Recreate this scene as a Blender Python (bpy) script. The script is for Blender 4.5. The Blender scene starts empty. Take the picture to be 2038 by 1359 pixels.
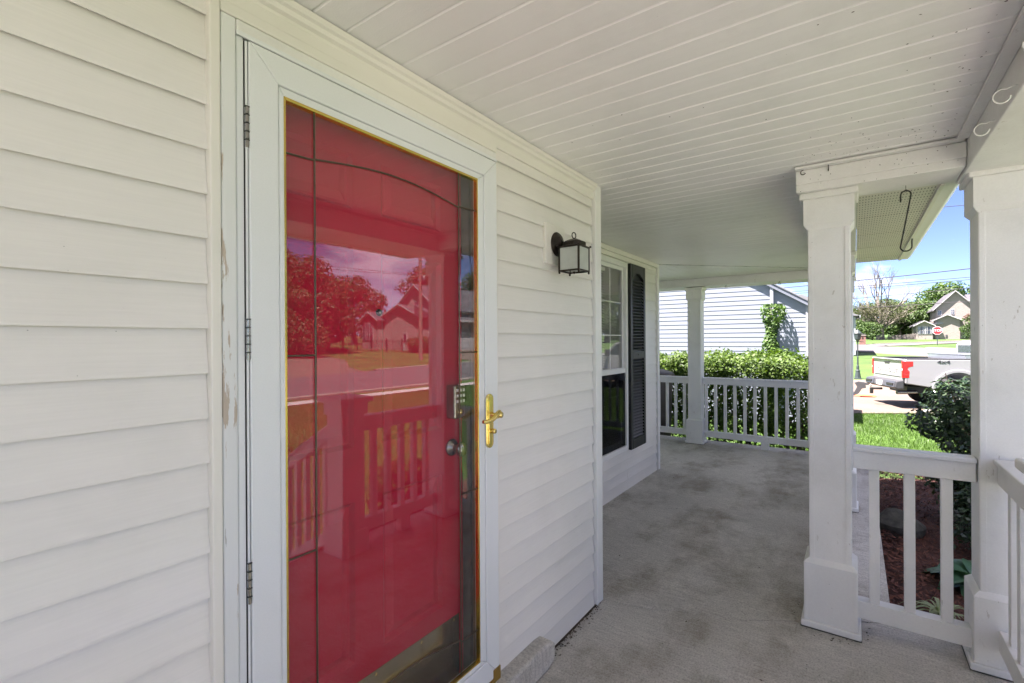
import bpy, bmesh, math, random
import numpy as np
from mathutils import Vector, Matrix
random.seed(7)
RNG = np.random.default_rng(11)
SC = bpy.context.scene
COL = SC.collection
R = math.radians

# ------------------------------------------------------------------ camera
EYE = Vector((0.0, 0.0, 1.452))
YAW, PITCH, ROLL = 0.621125, -0.00058, -0.00576
fw = Vector((math.cos(YAW) * math.cos(PITCH), math.sin(YAW) * math.cos(PITCH), math.sin(PITCH)))
rt = Vector((math.sin(YAW), -math.cos(YAW), 0))
up = rt.cross(fw)
rt2 = rt * math.cos(ROLL) + up * math.sin(ROLL)
up2 = -rt * math.sin(ROLL) + up * math.cos(ROLL)
cam_d = bpy.data.cameras.new('camera')
cam_d.sensor_fit = 'HORIZONTAL'
cam_d.sensor_width = 36
cam_d.lens = 953.2 / 2038 * 36
cam_d.clip_start = 0.02
cam_d.clip_end = 2000
cam = bpy.data.objects.new('camera', cam_d)
COL.objects.link(cam)
cam.matrix_world = Matrix(((rt2.x, up2.x, -fw.x, EYE.x), (rt2.y, up2.y, -fw.y, EYE.y),
                           (rt2.z, up2.z, -fw.z, EYE.z), (0, 0, 0, 1)))
SC.camera = cam

# ------------------------------------------------------------------ sky and sun
SUN = Vector((-0.29, 0.30, 0.91)).normalized()
W = bpy.data.worlds.new('World')
SC.world = W
W.use_nodes = True
wt = W.node_tree
wt.nodes.clear()
wo = wt.nodes.new('ShaderNodeOutputWorld')
bg = wt.nodes.new('ShaderNodeBackground')
bg.inputs['Strength'].default_value = 0.05
sky = wt.nodes.new('ShaderNodeTexSky')
sky.sky_type = 'NISHITA'
sky.sun_disc = False
sky.sun_elevation = math.asin(SUN.z)
sky.sun_rotation = math.atan2(SUN.x, SUN.y)
sky.altitude = 2000
sky.air_density = 0.45
sky.dust_density = 0.0
sky.ozone_density = 2.0
# broken fair-weather cloud over the whole dome
tc = wt.nodes.new('ShaderNodeTexCoord')
sep = wt.nodes.new('ShaderNodeSeparateXYZ')
wt.links.new(tc.outputs['Generated'], sep.inputs[0])
zc = wt.nodes.new('ShaderNodeMath'); zc.operation = 'ADD'; zc.inputs[1].default_value = 0.16
wt.links.new(sep.outputs['Z'], zc.inputs[0])
zm = wt.nodes.new('ShaderNodeMath'); zm.operation = 'MAXIMUM'; zm.inputs[1].default_value = 0.05
wt.links.new(zc.outputs[0], zm.inputs[0])
dx = wt.nodes.new('ShaderNodeMath'); dx.operation = 'DIVIDE'
dy = wt.nodes.new('ShaderNodeMath'); dy.operation = 'DIVIDE'
wt.links.new(sep.outputs['X'], dx.inputs[0]); wt.links.new(zm.outputs[0], dx.inputs[1])
wt.links.new(sep.outputs['Y'], dy.inputs[0]); wt.links.new(zm.outputs[0], dy.inputs[1])
cmb = wt.nodes.new('ShaderNodeCombineXYZ')
cmb.inputs[2].default_value = 3.9
wt.links.new(dx.outputs[0], cmb.inputs[0]); wt.links.new(dy.outputs[0], cmb.inputs[1])
cn = wt.nodes.new('ShaderNodeTexNoise')
cn.inputs['Scale'].default_value = 1.15
cn.inputs['Detail'].default_value = 9
cn.inputs['Roughness'].default_value = 0.58
cn.inputs['Distortion'].default_value = 0.25
wt.links.new(cmb.outputs[0], cn.inputs['Vector'])
cr = wt.nodes.new('ShaderNodeValToRGB')
cr.color_ramp.elements[0].position = 0.47; cr.color_ramp.elements[0].color = (0, 0, 0, 1)
cr.color_ramp.elements[1].position = 0.64; cr.color_ramp.elements[1].color = (0.85, 0.85, 0.85, 1)
wt.links.new(cn.outputs['Fac'], cr.inputs[0])
cm = wt.nodes.new('ShaderNodeMixRGB')
cm.inputs[2].default_value = (9.6, 9.5, 9.5, 1)
ef = wt.nodes.new('ShaderNodeMapRange')      # cloud thins out toward the horizon all round
ef.inputs['From Min'].default_value = 0.04; ef.inputs['From Max'].default_value = 0.25
ef.inputs['To Min'].default_value = 0.3
wt.links.new(sep.outputs['Z'], ef.inputs['Value'])
em = wt.nodes.new('ShaderNodeMath'); em.operation = 'MULTIPLY'
wt.links.new(cr.outputs[0], em.inputs[0]); wt.links.new(ef.outputs[0], em.inputs[1])
wt.links.new(em.outputs[0], cm.inputs[0])
wt.links.new(sky.outputs[0], cm.inputs[1])
wt.links.new(cm.outputs[0], bg.inputs['Color'])
wt.links.new(bg.outputs[0], wo.inputs['Surface'])

sun_d = bpy.data.lights.new('sun', 'SUN')
sun_d.energy = 4.6
sun_d.angle = R(0.55)
sun_d.color = (1.0, 0.95, 0.87)
sun = bpy.data.objects.new('sun', sun_d)
COL.objects.link(sun)
sun.location = (-10, 12, 30)
sun.rotation_euler = (-SUN).to_track_quat('-Z', 'Y').to_euler()

VS = SC.view_settings
VS.view_transform = 'Standard'
VS.look = 'None'
VS.gamma = 1.0
VS.exposure = 2.97
VS.use_white_balance = True
VS.white_balance_temperature = 6480
VS.white_balance_tint = 25
VS.use_curve_mapping = False
SC.cycles.max_bounces = 7
SC.cycles.diffuse_bounces = 4
SC.cycles.glossy_bounces = 4
SC.cycles.transparent_max_bounces = 8
SC.cycles.use_adaptive_sampling = True
SC.cycles.adaptive_threshold = 0.02

# ------------------------------------------------------------------ materials
def _nodes(name):
    m = bpy.data.materials.new(name)
    m.use_nodes = True
    t = m.node_tree
    t.nodes.clear()
    out = t.nodes.new('ShaderNodeOutputMaterial')
    b = t.nodes.new('ShaderNodeBsdfPrincipled')
    t.links.new(b.outputs[0], out.inputs['Surface'])
    return m, t, b, out

def _noise(t, vec, scale, detail=4, rough=0.55):
    n = t.nodes.new('ShaderNodeTexNoise')
    n.inputs['Scale'].default_value = scale
    n.inputs['Detail'].default_value = detail
    n.inputs['Roughness'].default_value = rough
    t.links.new(vec, n.inputs['Vector'])
    return n

def _ramp(t, fac, p0, c0, p1, c1):
    r = t.nodes.new('ShaderNodeValToRGB')
    e = r.color_ramp.elements
    e[0].position, e[0].color = p0, c0 if len(c0) == 4 else (*c0, 1)
    e[1].position, e[1].color = p1, c1 if len(c1) == 4 else (*c1, 1)
    t.links.new(fac, r.inputs[0])
    return r

def _mix(t, fac, a, b, mode='MIX'):
    m = t.nodes.new('ShaderNodeMixRGB')
    m.blend_type = mode
    for i, s in ((0, fac), (1, a), (2, b)):
        if isinstance(s, (int, float)):
            m.inputs[i].default_value = s
        elif isinstance(s, tuple):
            m.inputs[i].default_value = s if len(s) == 4 else (*s, 1)
        else:
            t.links.new(s, m.inputs[i])
    return m.outputs[0]

def _pos(t, scale=(1, 1, 1)):
    g = t.nodes.new('ShaderNodeNewGeometry')
    mp = t.nodes.new('ShaderNodeMapping')
    mp.inputs['Scale'].default_value = scale
    t.links.new(g.outputs['Position'], mp.inputs['Vector'])
    return mp.outputs[0]

def _bump(t, b, h, strength, dist=0.01):
    bp = t.nodes.new('ShaderNodeBump')
    bp.inputs['Strength'].default_value = strength
    bp.inputs['Distance'].default_value = dist
    t.links.new(h, bp.inputs['Height'])
    t.links.new(bp.outputs[0], b.inputs['Normal'])

def surf(name, col, rough=0.5, var=0.06, vscale=3.0, fine=0.0, fscale=60, bump=0.0, bscale=80, bvec=(1, 1, 1),
         metal=0.0, spec=0.5, specks=0.0, dirt=0.0, dirt_col=(0.25, 0.22, 0.17), sp_scale=42, coat=0.0, chips=0.0):
    m, t, b, out = _nodes(name)
    p = _pos(t)
    n = _noise(t, p, vscale, 5)
    lo = tuple(c * (1 - var) for c in col)
    hi = tuple(min(1, c * (1 + var)) for c in col)
    c = _ramp(t, n.outputs['Fac'], 0.3, lo, 0.7, hi).outputs[0]
    if fine:
        f = _noise(t, _pos(t, bvec), fscale, 3)
        k = _ramp(t, f.outputs['Fac'], 0.3, (1 - fine,) * 3, 0.7, (1 + fine,) * 3).outputs[0]
        c = _mix(t, 1.0, c, k, 'MULTIPLY')
    if dirt:
        d = _noise(t, p, 1.7, 8, 0.65)
        dm = _ramp(t, d.outputs['Fac'], 0.5, (0, 0, 0), 0.75, (dirt,) * 3).outputs[0]
        c = _mix(t, dm, c, dirt_col)
    if specks:
        v = t.nodes.new('ShaderNodeTexVoronoi')
        v.inputs['Scale'].default_value = sp_scale
        t.links.new(p, v.inputs['Vector'])
        lt = _ramp(t, v.outputs['Distance'], 0.035, (1, 1, 1), 0.06, (0, 0, 0)).outputs[0]
        v2 = _noise(t, p, 3.1, 2)
        gate = _ramp(t, v2.outputs['Fac'], 0.58, (0, 0, 0), 0.66, (specks,) * 3).outputs[0]
        c = _mix(t, _mix(t, 1.0, lt, gate, 'MULTIPLY'), c, (0.05, 0.045, 0.035))
    if chips:      # small flakes of paint gone, in short vertical scraps
        cn_ = _noise(t, _pos(t, (46, 46, 15)), 1.0, 5, 0.6)
        cg = _noise(t, p, 2.3, 2)
        ck = _ramp(t, cn_.outputs['Fac'], 0.655, (0, 0, 0), 0.67, (chips,) * 3).outputs[0]
        cg = _ramp(t, cg.outputs['Fac'], 0.50, (0, 0, 0), 0.62, (1, 1, 1)).outputs[0]
        c = _mix(t, _mix(t, 1.0, ck, cg, 'MULTIPLY'), c, (0.36, 0.31, 0.25))
    t.links.new(c, b.inputs['Base Color'])
    b.inputs['Roughness'].default_value = rough
    b.inputs['Metallic'].default_value = metal
    b.inputs['Specular IOR Level'].default_value = spec
    b.inputs['Coat Weight'].default_value = coat
    if bump:
        bn = _noise(t, _pos(t, bvec), bscale, 4)
        _bump(t, b, bn.outputs['Fac'], bump)
    return m

def glass_mat(name, ior=1.5, tint=(1, 1, 1), rough=0.0):
    # thin architectural pane: clear transmission plus Fresnel reflection
    m, t, b, out = _nodes(name)
    t.nodes.remove(b)
    tr = t.nodes.new('ShaderNodeBsdfTransparent'); tr.inputs[0].default_value = (*tint, 1)
    gl = t.nodes.new('ShaderNodeBsdfGlossy'); gl.inputs['Roughness'].default_value = rough
    fr = t.nodes.new('ShaderNodeFresnel')
    ge = t.nodes.new('ShaderNodeNewGeometry')       # same reflectance from both sides of the pane
    ir = t.nodes.new('ShaderNodeMapRange')
    ir.inputs['To Min'].default_value = ior; ir.inputs['To Max'].default_value = 1 / ior
    t.links.new(ge.outputs['Backfacing'], ir.inputs['Value']); t.links.new(ir.outputs[0], fr.inputs['IOR'])
    mx = t.nodes.new('ShaderNodeMixShader')
    t.links.new(fr.outputs[0], mx.inputs[0]); t.links.new(tr.outputs[0], mx.inputs[1]); t.links.new(gl.outputs[0], mx.inputs[2])
    t.links.new(mx.outputs[0], out.inputs['Surface'])
    return m

def leaf_mat(name, dark, light, trans=0.35, rough=0.6):
    m, t, b, out = _nodes(name)
    g = t.nodes.new('ShaderNodeNewGeometry')
    c = _ramp(t, g.outputs['Random Per Island'], 0.0, dark, 1.0, light).outputs[0]
    t.links.new(c, b.inputs['Base Color'])
    b.inputs['Roughness'].default_value = rough
    tl = t.nodes.new('ShaderNodeBsdfTranslucent')
    t.links.new(_mix(t, 1.0, c, (1.25, 1.35, 0.6), 'MULTIPLY'), tl.inputs[0])
    mx = t.nodes.new('ShaderNodeMixShader'); mx.inputs[0].default_value = trans
    t.links.new(b.outputs[0], mx.inputs[1]); t.links.new(tl.outputs[0], mx.inputs[2])
    t.links.new(mx.outputs[0], out.inputs['Surface'])
    return m

def concrete_mat(name, base, stain, stain_amt=0.75):
    m, t, b, out = _nodes(name)
    p = _pos(t)
    big = _noise(t, p, 0.9, 6, 0.6)
    mid = _noise(t, _pos(t, (1.0, 1.5, 1.0)), 1.7, 8, 0.68); mid.inputs['Distortion'].default_value = 0.1
    br = _noise(t, _pos(t, (70, 9, 20)), 1.0, 3)
    fin = _noise(t, p, 120, 5, 0.7)
    vf = _noise(t, p, 420, 2)
    c = _ramp(t, big.outputs['Fac'], 0.3, tuple(x * 0.84 for x in base), 0.72, tuple(x * 1.16 for x in base)).outputs[0]
    s = _ramp(t, mid.outputs['Fac'], 0.47, (0, 0, 0), 0.66, (stain_amt,) * 3).outputs[0]
    c = _mix(t, s, c, stain)
    lt = _noise(t, _pos(t, (1.3, 0.8, 1)), 2.4, 7, 0.66)
    l2 = _ramp(t, lt.outputs['Fac'], 0.56, (0, 0, 0), 0.72, (0.45,) * 3).outputs[0]
    c = _mix(t, l2, c, tuple(min(1, x * 1.45) for x in base))
    k = _ramp(t, br.outputs['Fac'], 0.3, (0.86,) * 3, 0.7, (1.10,) * 3).outputs[0]
    c = _mix(t, 1.0, c, k, 'MULTIPLY')
    k = _ramp(t, fin.outputs['Fac'], 0.30, (0.58,) * 3, 0.56, (1.10,) * 3).outputs[0]
    c = _mix(t, 1.0, c, k, 'MULTIPLY')
    v = t.nodes.new('ShaderNodeTexVoronoi'); v.inputs['Scale'].default_value = 24
    t.links.new(p, v.inputs['Vector'])
    pit = _ramp(t, v.outputs['Distance'], 0.05, (0.85,) * 3, 0.085, (0, 0, 0)).outputs[0]
    gate = _ramp(t, _noise(t, p, 5, 2).outputs['Fac'], 0.56, (0, 0, 0), 0.62, (1, 1, 1)).outputs[0]
    c = _mix(t, _mix(t, 1.0, pit, gate, 'MULTIPLY'), c, (0.05, 0.045, 0.04))
    t.links.new(c, b.inputs['Base Color'])
    b.inputs['Roughness'].default_value = 0.82
    h = _mix(t, 0.5, fin.outputs['Fac'], br.outputs['Fac'])
    _bump(t, b, _mix(t, 0.35, h, vf.outputs['Fac']), 0.55, 0.004)
    return m

def peel_mat(name):
    # old white paint flaking off brown wood in vertical shreds
    m, t, b, out = _nodes(name)
    p = _pos(t, (55, 55, 7))
    n = _noise(t, p, 1.0, 6, 0.62)
    n2 = _noise(t, _pos(t, (18, 18, 2.2)), 1.0, 3)
    s = _mix(t, 0.45, n.outputs['Fac'], n2.outputs['Fac'])
    bare = _ramp(t, s, 0.565, (0, 0, 0), 0.578, (1, 1, 1)).outputs[0]
    crack = _ramp(t, n.outputs['Fac'], 0.655, (0, 0, 0), 0.67, (0.5,) * 3).outputs[0]
    c = _mix(t, crack, (0.74, 0.75, 0.74), (0.22, 0.19, 0.15))
    c = _mix(t, bare, c, (0.50, 0.42, 0.34))
    t.links.new(c, b.inputs['Base Color'])
    b.inputs['Roughness'].default_value = 0.55
    _bump(t, b, s, 0.25, 0.004)
    return m

def brick_mat(name, c1, c2, mortar, scale=4.5):
    m, t, b, out = _nodes(name)
    tcx = t.nodes.new('ShaderNodeTexCoord')
    mp = t.nodes.new('ShaderNodeMapping')
    mp.inputs['Rotation'].default_value = (R(90), 0, R(90))
    g = t.nodes.new('ShaderNodeNewGeometry')
    sp = t.nodes.new('ShaderNodeSeparateXYZ'); t.links.new(g.outputs['Position'], sp.inputs[0])
    ad = t.nodes.new('ShaderNodeMath'); ad.operation = 'ADD'
    t.links.new(sp.outputs[0], ad.inputs[0]); t.links.new(sp.outputs[1], ad.inputs[1])
    cb = t.nodes.new('ShaderNodeCombineXYZ')
    t.links.new(ad.outputs[0], cb.inputs[0]); t.links.new(sp.outputs[2], cb.inputs[1])
    br = t.nodes.new('ShaderNodeTexBrick')
    br.inputs['Scale'].default_value = scale
    br.inputs['Color1'].default_value = (*c1, 1); br.inputs['Color2'].default_value = (*c2, 1); br.inputs['Mortar'].default_value = (*mortar, 1)
    t.links.new(cb.outputs[0], br.inputs['Vector'])
    t.links.new(br.outputs['Color'], b.inputs['Base Color'])
    b.inputs['Roughness'].default_value = 0.85
    return m

M = {}
M['siding'] = surf('cream_vinyl', (0.785, 0.755, 0.715), 0.42, 0.03, 1.2, fine=0.02, fscale=1.0, bvec=(9, 9, 230), bump=0.05, bscale=1.0, specks=0.8, dirt=0.10)
M['trim'] = surf('cream_trim', (0.79, 0.76, 0.695), 0.4, 0.04, 2.0, dirt=0.10)
M['corner'] = surf('white_vinyl', (0.81, 0.80, 0.78), 0.4, 0.03, 2.0, dirt=0.06)
M['white'] = surf('white_paint', (0.80, 0.79, 0.77), 0.5, 0.04, 2.2, fine=0.02, fscale=120, bump=0.12, bscale=240, specks=0.7, dirt=0.22, sp_scale=30, chips=0.55)
M['ceiling'] = surf('soffit_vinyl', (0.88, 0.865, 0.85), 0.45, 0.05, 1.1, bump=0.08, bscale=200, specks=0.9, dirt=0.20, dirt_col=(0.42, 0.40, 0.36), sp_scale=26)
M['storm'] = surf('storm_enamel', (0.76, 0.775, 0.785), 0.35, 0.02, 2.0, fine=0.02, fscale=260, specks=0.4)
M['peel'] = peel_mat('peeling_paint')
M['caulk'] = surf('grime', (0.10, 0.10, 0.09), 0.8, 0.3, 30)
M['gold'] = surf('brass_trim', (0.72, 0.52, 0.14), 0.22, 0.05, 10, metal=1.0)
M['brass'] = surf('polished_brass', (0.86, 0.66, 0.22), 0.12, 0.05, 8, metal=1.0)
M['sweep'] = surf('bronze_sweep', (0.32, 0.19, 0.035), 0.35, 0.1, 10, metal=0.4)
M['kick'] = surf('brushed_plate', (0.50, 0.44, 0.30), 0.16, 0.10, 5, metal=1.0, bump=0.05, bscale=30)
M['nickel'] = surf('satin_nickel', (0.34, 0.325, 0.305), 0.25, 0.05, 8, metal=1.0)
M['glass'] = glass_mat('door_glass', 1.68)
M['wglass'] = glass_mat('window_glass', 1.5)
M['came'] = surf('lead_came', (0.115, 0.085, 0.06), 0.35, 0.2, 20, metal=0.6)
M['red'] = surf('red_paint', (0.50, 0.006, 0.038), 0.45, 0.05, 1.5, spec=0.2, bump=0.03, bscale=30)
M['jamb'] = surf('brown_jamb', (0.16, 0.105, 0.075), 0.5, 0.15, 6, bump=0.1, bscale=40)
M['black'] = surf('black_iron', (0.018, 0.016, 0.015), 0.45, 0.2, 20)
M['bronze'] = surf('oiled_bronze', (0.030, 0.021, 0.016), 0.42, 0.3, 30, metal=0.5, bump=0.1, bscale=200)
M['frost'] = surf('frosted_glass', (0.46, 0.48, 0.44), 0.35, 0.10, 14)
M['shutter'] = surf('black_shutter', (0.012, 0.012, 0.014), 0.42, 0.15, 8)
M['screen'] = glass_mat('insect_screen', 1.15, tint=(0.32, 0.33, 0.35))
M['blind'] = surf('white_blind', (0.75, 0.75, 0.73), 0.5, 0.04, 3)
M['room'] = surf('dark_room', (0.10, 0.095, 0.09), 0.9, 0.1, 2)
M['concrete'] = concrete_mat('porch_concrete', (0.545, 0.515, 0.465), (0.265, 0.225, 0.172), 0.78)
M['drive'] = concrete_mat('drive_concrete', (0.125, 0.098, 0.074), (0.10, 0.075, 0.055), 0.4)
M['kerb'] = surf('kerb_concrete', (0.19, 0.18, 0.15), 0.85, 0.15, 1.5)
M['walk'] = concrete_mat('walk_concrete', (0.40, 0.38, 0.355), (0.31, 0.29, 0.26), 0.4)
M['road'] = surf('worn_asphalt', (0.075, 0.074, 0.074), 0.85, 0.10, 0.35, fine=0.10, fscale=30)
M['lawn'] = surf('lawn_grass', (0.038, 0.084, 0.008), 0.8, 0.40, 0.45, fine=0.40, fscale=16, bump=0.5, bscale=24)
M['blade'] = leaf_mat('grass_blade', (0.028, 0.078, 0.006), (0.066, 0.135, 0.012), 0.35, 0.5)
M['mulch'] = surf('red_mulch', (0.075, 0.027, 0.017), 0.85, 0.35, 9, fine=0.4, fscale=50, bump=0.6, bscale=60)
def chip_mat():
    m, t, b, out = _nodes('mulch_chip')
    g = t.nodes.new('ShaderNodeNewGeometry')
    t.links.new(_ramp(t, g.outputs['Random Per Island'], 0.0, (0.035, 0.012, 0.008), 1.0, (0.19, 0.070, 0.042)).outputs[0], b.inputs['Base Color'])
    b.inputs['Roughness'].default_value = 0.8
    return m
M['chip'] = chip_mat()
M['leaf_hedge'] = leaf_mat('hedge_leaf', (0.024, 0.062, 0.006), (0.088, 0.155, 0.014), 0.33)
M['leaf_bush'] = leaf_mat('bush_leaf', (0.012, 0.028, 0.014), (0.040, 0.075, 0.030), 0.12, 0.33)
M['leaf_ivy'] = leaf_mat('ivy_leaf', (0.03, 0.075, 0.012), (0.10, 0.19, 0.03), 0.3)
M['leaf_tree'] = leaf_mat('tree_leaf', (0.022, 0.055, 0.012), (0.075, 0.135, 0.028), 0.3)
M['leaf_oak'] = leaf_mat('oak_leaf', (0.020, 0.042, 0.010), (0.060, 0.105, 0.025), 0.25)
M['leaf_grey'] = leaf_mat('sparse_leaf', (0.035, 0.042, 0.016), (0.085, 0.09, 0.038), 0.25)
M['leaf_hosta'] = leaf_mat('hosta_leaf', (0.04, 0.11, 0.06), (0.09, 0.19, 0.10), 0.2, 0.35)
M['leaf_strip'] = leaf_mat('liriope_leaf', (0.06, 0.13, 0.03), (0.42, 0.46, 0.28), 0.25)
M['pink'] = leaf_mat('crepe_blossom', (0.20, 0.10, 0.11), (0.30, 0.19, 0.20), 0.3)
M['bark'] = surf('grey_bark', (0.155, 0.138, 0.115), 0.9, 0.3, 3, bump=0.8, bscale=14)
M['stem'] = surf('dark_stem', (0.075, 0.055, 0.04), 0.9, 0.3, 10)
M['nbsiding'] = surf('pale_siding', (0.195, 0.225, 0.262), 0.45, 0.03, 1.0)
M['nbtrim'] = surf('pale_trim', (0.27, 0.295, 0.32), 0.45, 0.03, 1.0)
M['roof'] = surf('grey_shingle', (0.060, 0.060, 0.066), 0.9, 0.25, 1.4, fine=0.25, fscale=9)
M['nbrake'] = surf('rake_grey', (0.14, 0.16, 0.19), 0.5, 0.05, 1)
M['lroof'] = surf('pale_shingle', (0.15, 0.155, 0.165), 0.9, 0.15, 1.4)
M['brick'] = brick_mat('tan_brick', (0.25, 0.228, 0.198), (0.21, 0.188, 0.162), (0.27, 0.255, 0.23), 3.0)
M['redbrick'] = brick_mat('red_brick', (0.20, 0.085, 0.06), (0.16, 0.065, 0.045), (0.2, 0.18, 0.16), 4.0)
M['housetrim'] = surf('house_trim', (0.36, 0.36, 0.35), 0.5, 0.05, 1)
M['darkglass'] = surf('dark_glass', (0.035, 0.045, 0.06), 0.08, 0.1, 1, spec=0.8)
M['fence'] = surf('grey_fence_wood', (0.12, 0.107, 0.096), 0.9, 0.2, 1.3, fine=0.2, fscale=10)
M['pole'] = surf('pole_wood', (0.17, 0.13, 0.10), 0.9, 0.2, 3)
M['wire'] = surf('wire_black', (0.03, 0.03, 0.03), 0.6, 0.1, 2)
M['paint'] = surf('truck_white', (0.285, 0.29, 0.30), 0.22, 0.01, 1, coat=0.6)
M['plastic'] = surf('black_plastic', (0.03, 0.03, 0.032), 0.55, 0.1, 6)
M['grey'] = surf('grey_plastic', (0.05, 0.052, 0.055), 0.5, 0.1, 6)
M['alu'] = surf('bare_aluminium', (0.55, 0.56, 0.57), 0.4, 0.08, 4, metal=0.9)
M['rubber'] = surf('tyre_rubber', (0.022, 0.022, 0.022), 0.85, 0.1, 6)
M['tail'] = surf('red_lens', (0.55, 0.012, 0.015), 0.12, 0.05, 8, coat=0.5)
M['clear'] = surf('clear_lens', (0.75, 0.72, 0.70), 0.15, 0.05, 8)
M['stopred'] = surf('sign_red', (0.55, 0.02, 0.025), 0.45, 0.04, 3)
M['signwhite'] = surf('sign_white', (0.80, 0.80, 0.80), 0.45, 0.02, 3)
M['orange'] = surf('orange_mat', (0.55, 0.10, 0.03), 0.7, 0.15, 6)
M['bin'] = surf('bin_plastic', (0.085, 0.075, 0.07), 0.5, 0.2, 6, dirt=0.4, dirt_col=(0.25, 0.23, 0.2))
M['lead'] = surf('lamp_green_black', (0.030, 0.045, 0.045), 0.5, 0.2, 10)
M['letter'] = surf('letter_grey', (0.26, 0.265, 0.27), 0.4, 0.05, 3)
M['bumper'] = surf('bumper_steel', (0.10, 0.105, 0.11), 0.35, 0.05, 3, metal=0.5)
M['ink'] = surf('print_ink', (0.10, 0.12, 0.16), 0.6, 0.02, 3)
M['perf'] = None
def perf_mat():
    # vented vinyl: rows of small punched slots
    m, t, b, out = _nodes('vented_vinyl')
    g = t.nodes.new('ShaderNodeNewGeometry')
    sp = t.nodes.new('ShaderNodeSeparateXYZ'); t.links.new(g.outputs['Position'], sp.inputs[0])
    def tri(o, per, lo):
        a = t.nodes.new('ShaderNodeMath'); a.operation = 'PINGPONG'; a.inputs[1].default_value = per / 2
        t.links.new(o, a.inputs[0])
        c = t.nodes.new('ShaderNodeMath'); c.operation = 'LESS_THAN'; c.inputs[1].default_value = lo
        t.links.new(a.outputs[0], c.inputs[0])
        return c.outputs[0]
    mm = t.nodes.new('ShaderNodeMath'); mm.operation = 'MULTIPLY'
    t.links.new(tri(sp.outputs['X'], 0.060, 0.012), mm.inputs[0]); t.links.new(tri(sp.outputs['Y'], 0.013, 0.0021), mm.inputs[1])
    c = _mix(t, mm.outputs[0], (0.71, 0.68, 0.60), (0.16, 0.14, 0.11))
    t.links.new(c, b.inputs['Base Color'])
    b.inputs['Roughness'].default_value = 0.5
    return m
M['perf'] = perf_mat()

# ------------------------------------------------------------------ mesh helpers
ORI = {}
class MB:
    def __init__(s):
        s.v, s.f, s.sm = [], [], []
    def add(s, vs, fs, smooth=False):
        o = len(s.v)
        s.v += [tuple(p) for p in vs]
        s.f += [tuple(i + o for i in q) for q in fs]
        s.sm += [smooth] * len(fs)
        return s
    def box(s, x0, x1, y0, y1, z0, z1):
        x0, x1 = min(x0, x1), max(x0, x1); y0, y1 = min(y0, y1), max(y0, y1); z0, z1 = min(z0, z1), max(z0, z1)
        v = [(x, y, z) for z in (z0, z1) for y in (y0, y1) for x in (x0, x1)]
        return s.add(v, [(0, 2, 3, 1), (4, 5, 7, 6), (0, 1, 5, 4), (2, 6, 7, 3), (0, 4, 6, 2), (1, 3, 7, 5)])
    def hexa(s, b, t):      # two quads (bottom, top), each 4 points counter-clockwise from above
        return s.add(list(b) + list(t), [(3, 2, 1, 0), (4, 5, 6, 7), (0, 1, 5, 4), (1, 2, 6, 5), (2, 3, 7, 6), (3, 0, 4, 7)])
    def prism(s, poly, ax, a, b):   # polygon in the two other axes, swept along ax from a to b
        n = len(poly)
        def P(p, c):
            return {'x': (c, p[0], p[1]), 'y': (p[0], c, p[1]), 'z': (p[0], p[1], c)}[ax]
        v = [P(p, a) for p in poly] + [P(p, b) for p in poly]
        f = [tuple(range(n))[::-1], tuple(range(n, 2 * n))] + [(i, (i + 1) % n, n + (i + 1) % n, n + i) for i in range(n)]
        return s.add(v, f)
    def tube(s, pts, r, n=8, caps=True, smooth=True):
        pts = [Vector(p) for p in pts]
        rs = r if isinstance(r, (list, tuple)) else [r] * len(pts)
        rings = []
        prev = None
        for i, p in enumerate(pts):
            d = (pts[min(i + 1, len(pts) - 1)] - pts[max(i - 1, 0)])
            d = d.normalized() if d.length else Vector((0, 0, 1))
            if prev is None:
                a = d.orthogonal().normalized()
            else:
                a = (prev - d * prev.dot(d))
                a = a.normalized() if a.length > 1e-6 else d.orthogonal().normalized()
            prev = a
            bb = d.cross(a)
            rings.append([p + (a * math.cos(2 * math.pi * k / n) + bb * math.sin(2 * math.pi * k / n)) * rs[i] for k in range(n)])
        v = [q for rg in rings for q in rg]
        f = [(i * n + k, i * n + (k + 1) % n, (i + 1) * n + (k + 1) % n, (i + 1) * n + k) for i in range(len(pts) - 1) for k in range(n)]
        s.add(v, f, smooth)
        if caps:
            s.add(rings[0], [tuple(range(n))[::-1]]); s.add(rings[-1], [tuple(range(n))])
        return s
    def lathe(s, prof, n=16, o=(0, 0, 0), ax='z', smooth=True):
        v = []
        for r, h in prof:
            for k in range(n):
                a = 2 * math.pi * k / n
                c, d = r * math.cos(a), r * math.sin(a)
                q = {'z': (c, d, h), 'y': (c, h, d), 'x': (h, c, d)}[ax]
                v.append((o[0] + q[0], o[1] + q[1], o[2] + q[2]))
        f = []
        for i in range(len(prof) - 1):
            for k in range(n):
                f.append((i * n + k, i * n + (k + 1) % n, (i + 1) * n + (k + 1) % n, (i + 1) * n + k))
        return s.add(v, f, smooth)
    def mesh(s, name, o=(0, 0, 0)):
        me = bpy.data.meshes.new(name)
        me.from_pydata([(x - o[0], y - o[1], z - o[2]) for x, y, z in s.v], [], s.f)
        if any(s.sm):
            me.polygons.foreach_set('use_smooth', s.sm)
        bm = bmesh.new(); bm.from_mesh(me)
        bmesh.ops.recalc_face_normals(bm, faces=bm.faces)
        bm.to_mesh(me); bm.free()
        me.update()
        return me
    def build(s, name, mat, parent=None, bevel=0.0, seg=2, o=None):
        if parent is not None:
            oo = ORI.get(parent, Vector((0, 0, 0)))
        else:
            oo = Vector(o) if o is not None else Vector((0, 0, 0))
        me = s.mesh(name, oo)
        return link(name, me, mat, parent, oo, bevel, seg)

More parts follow.
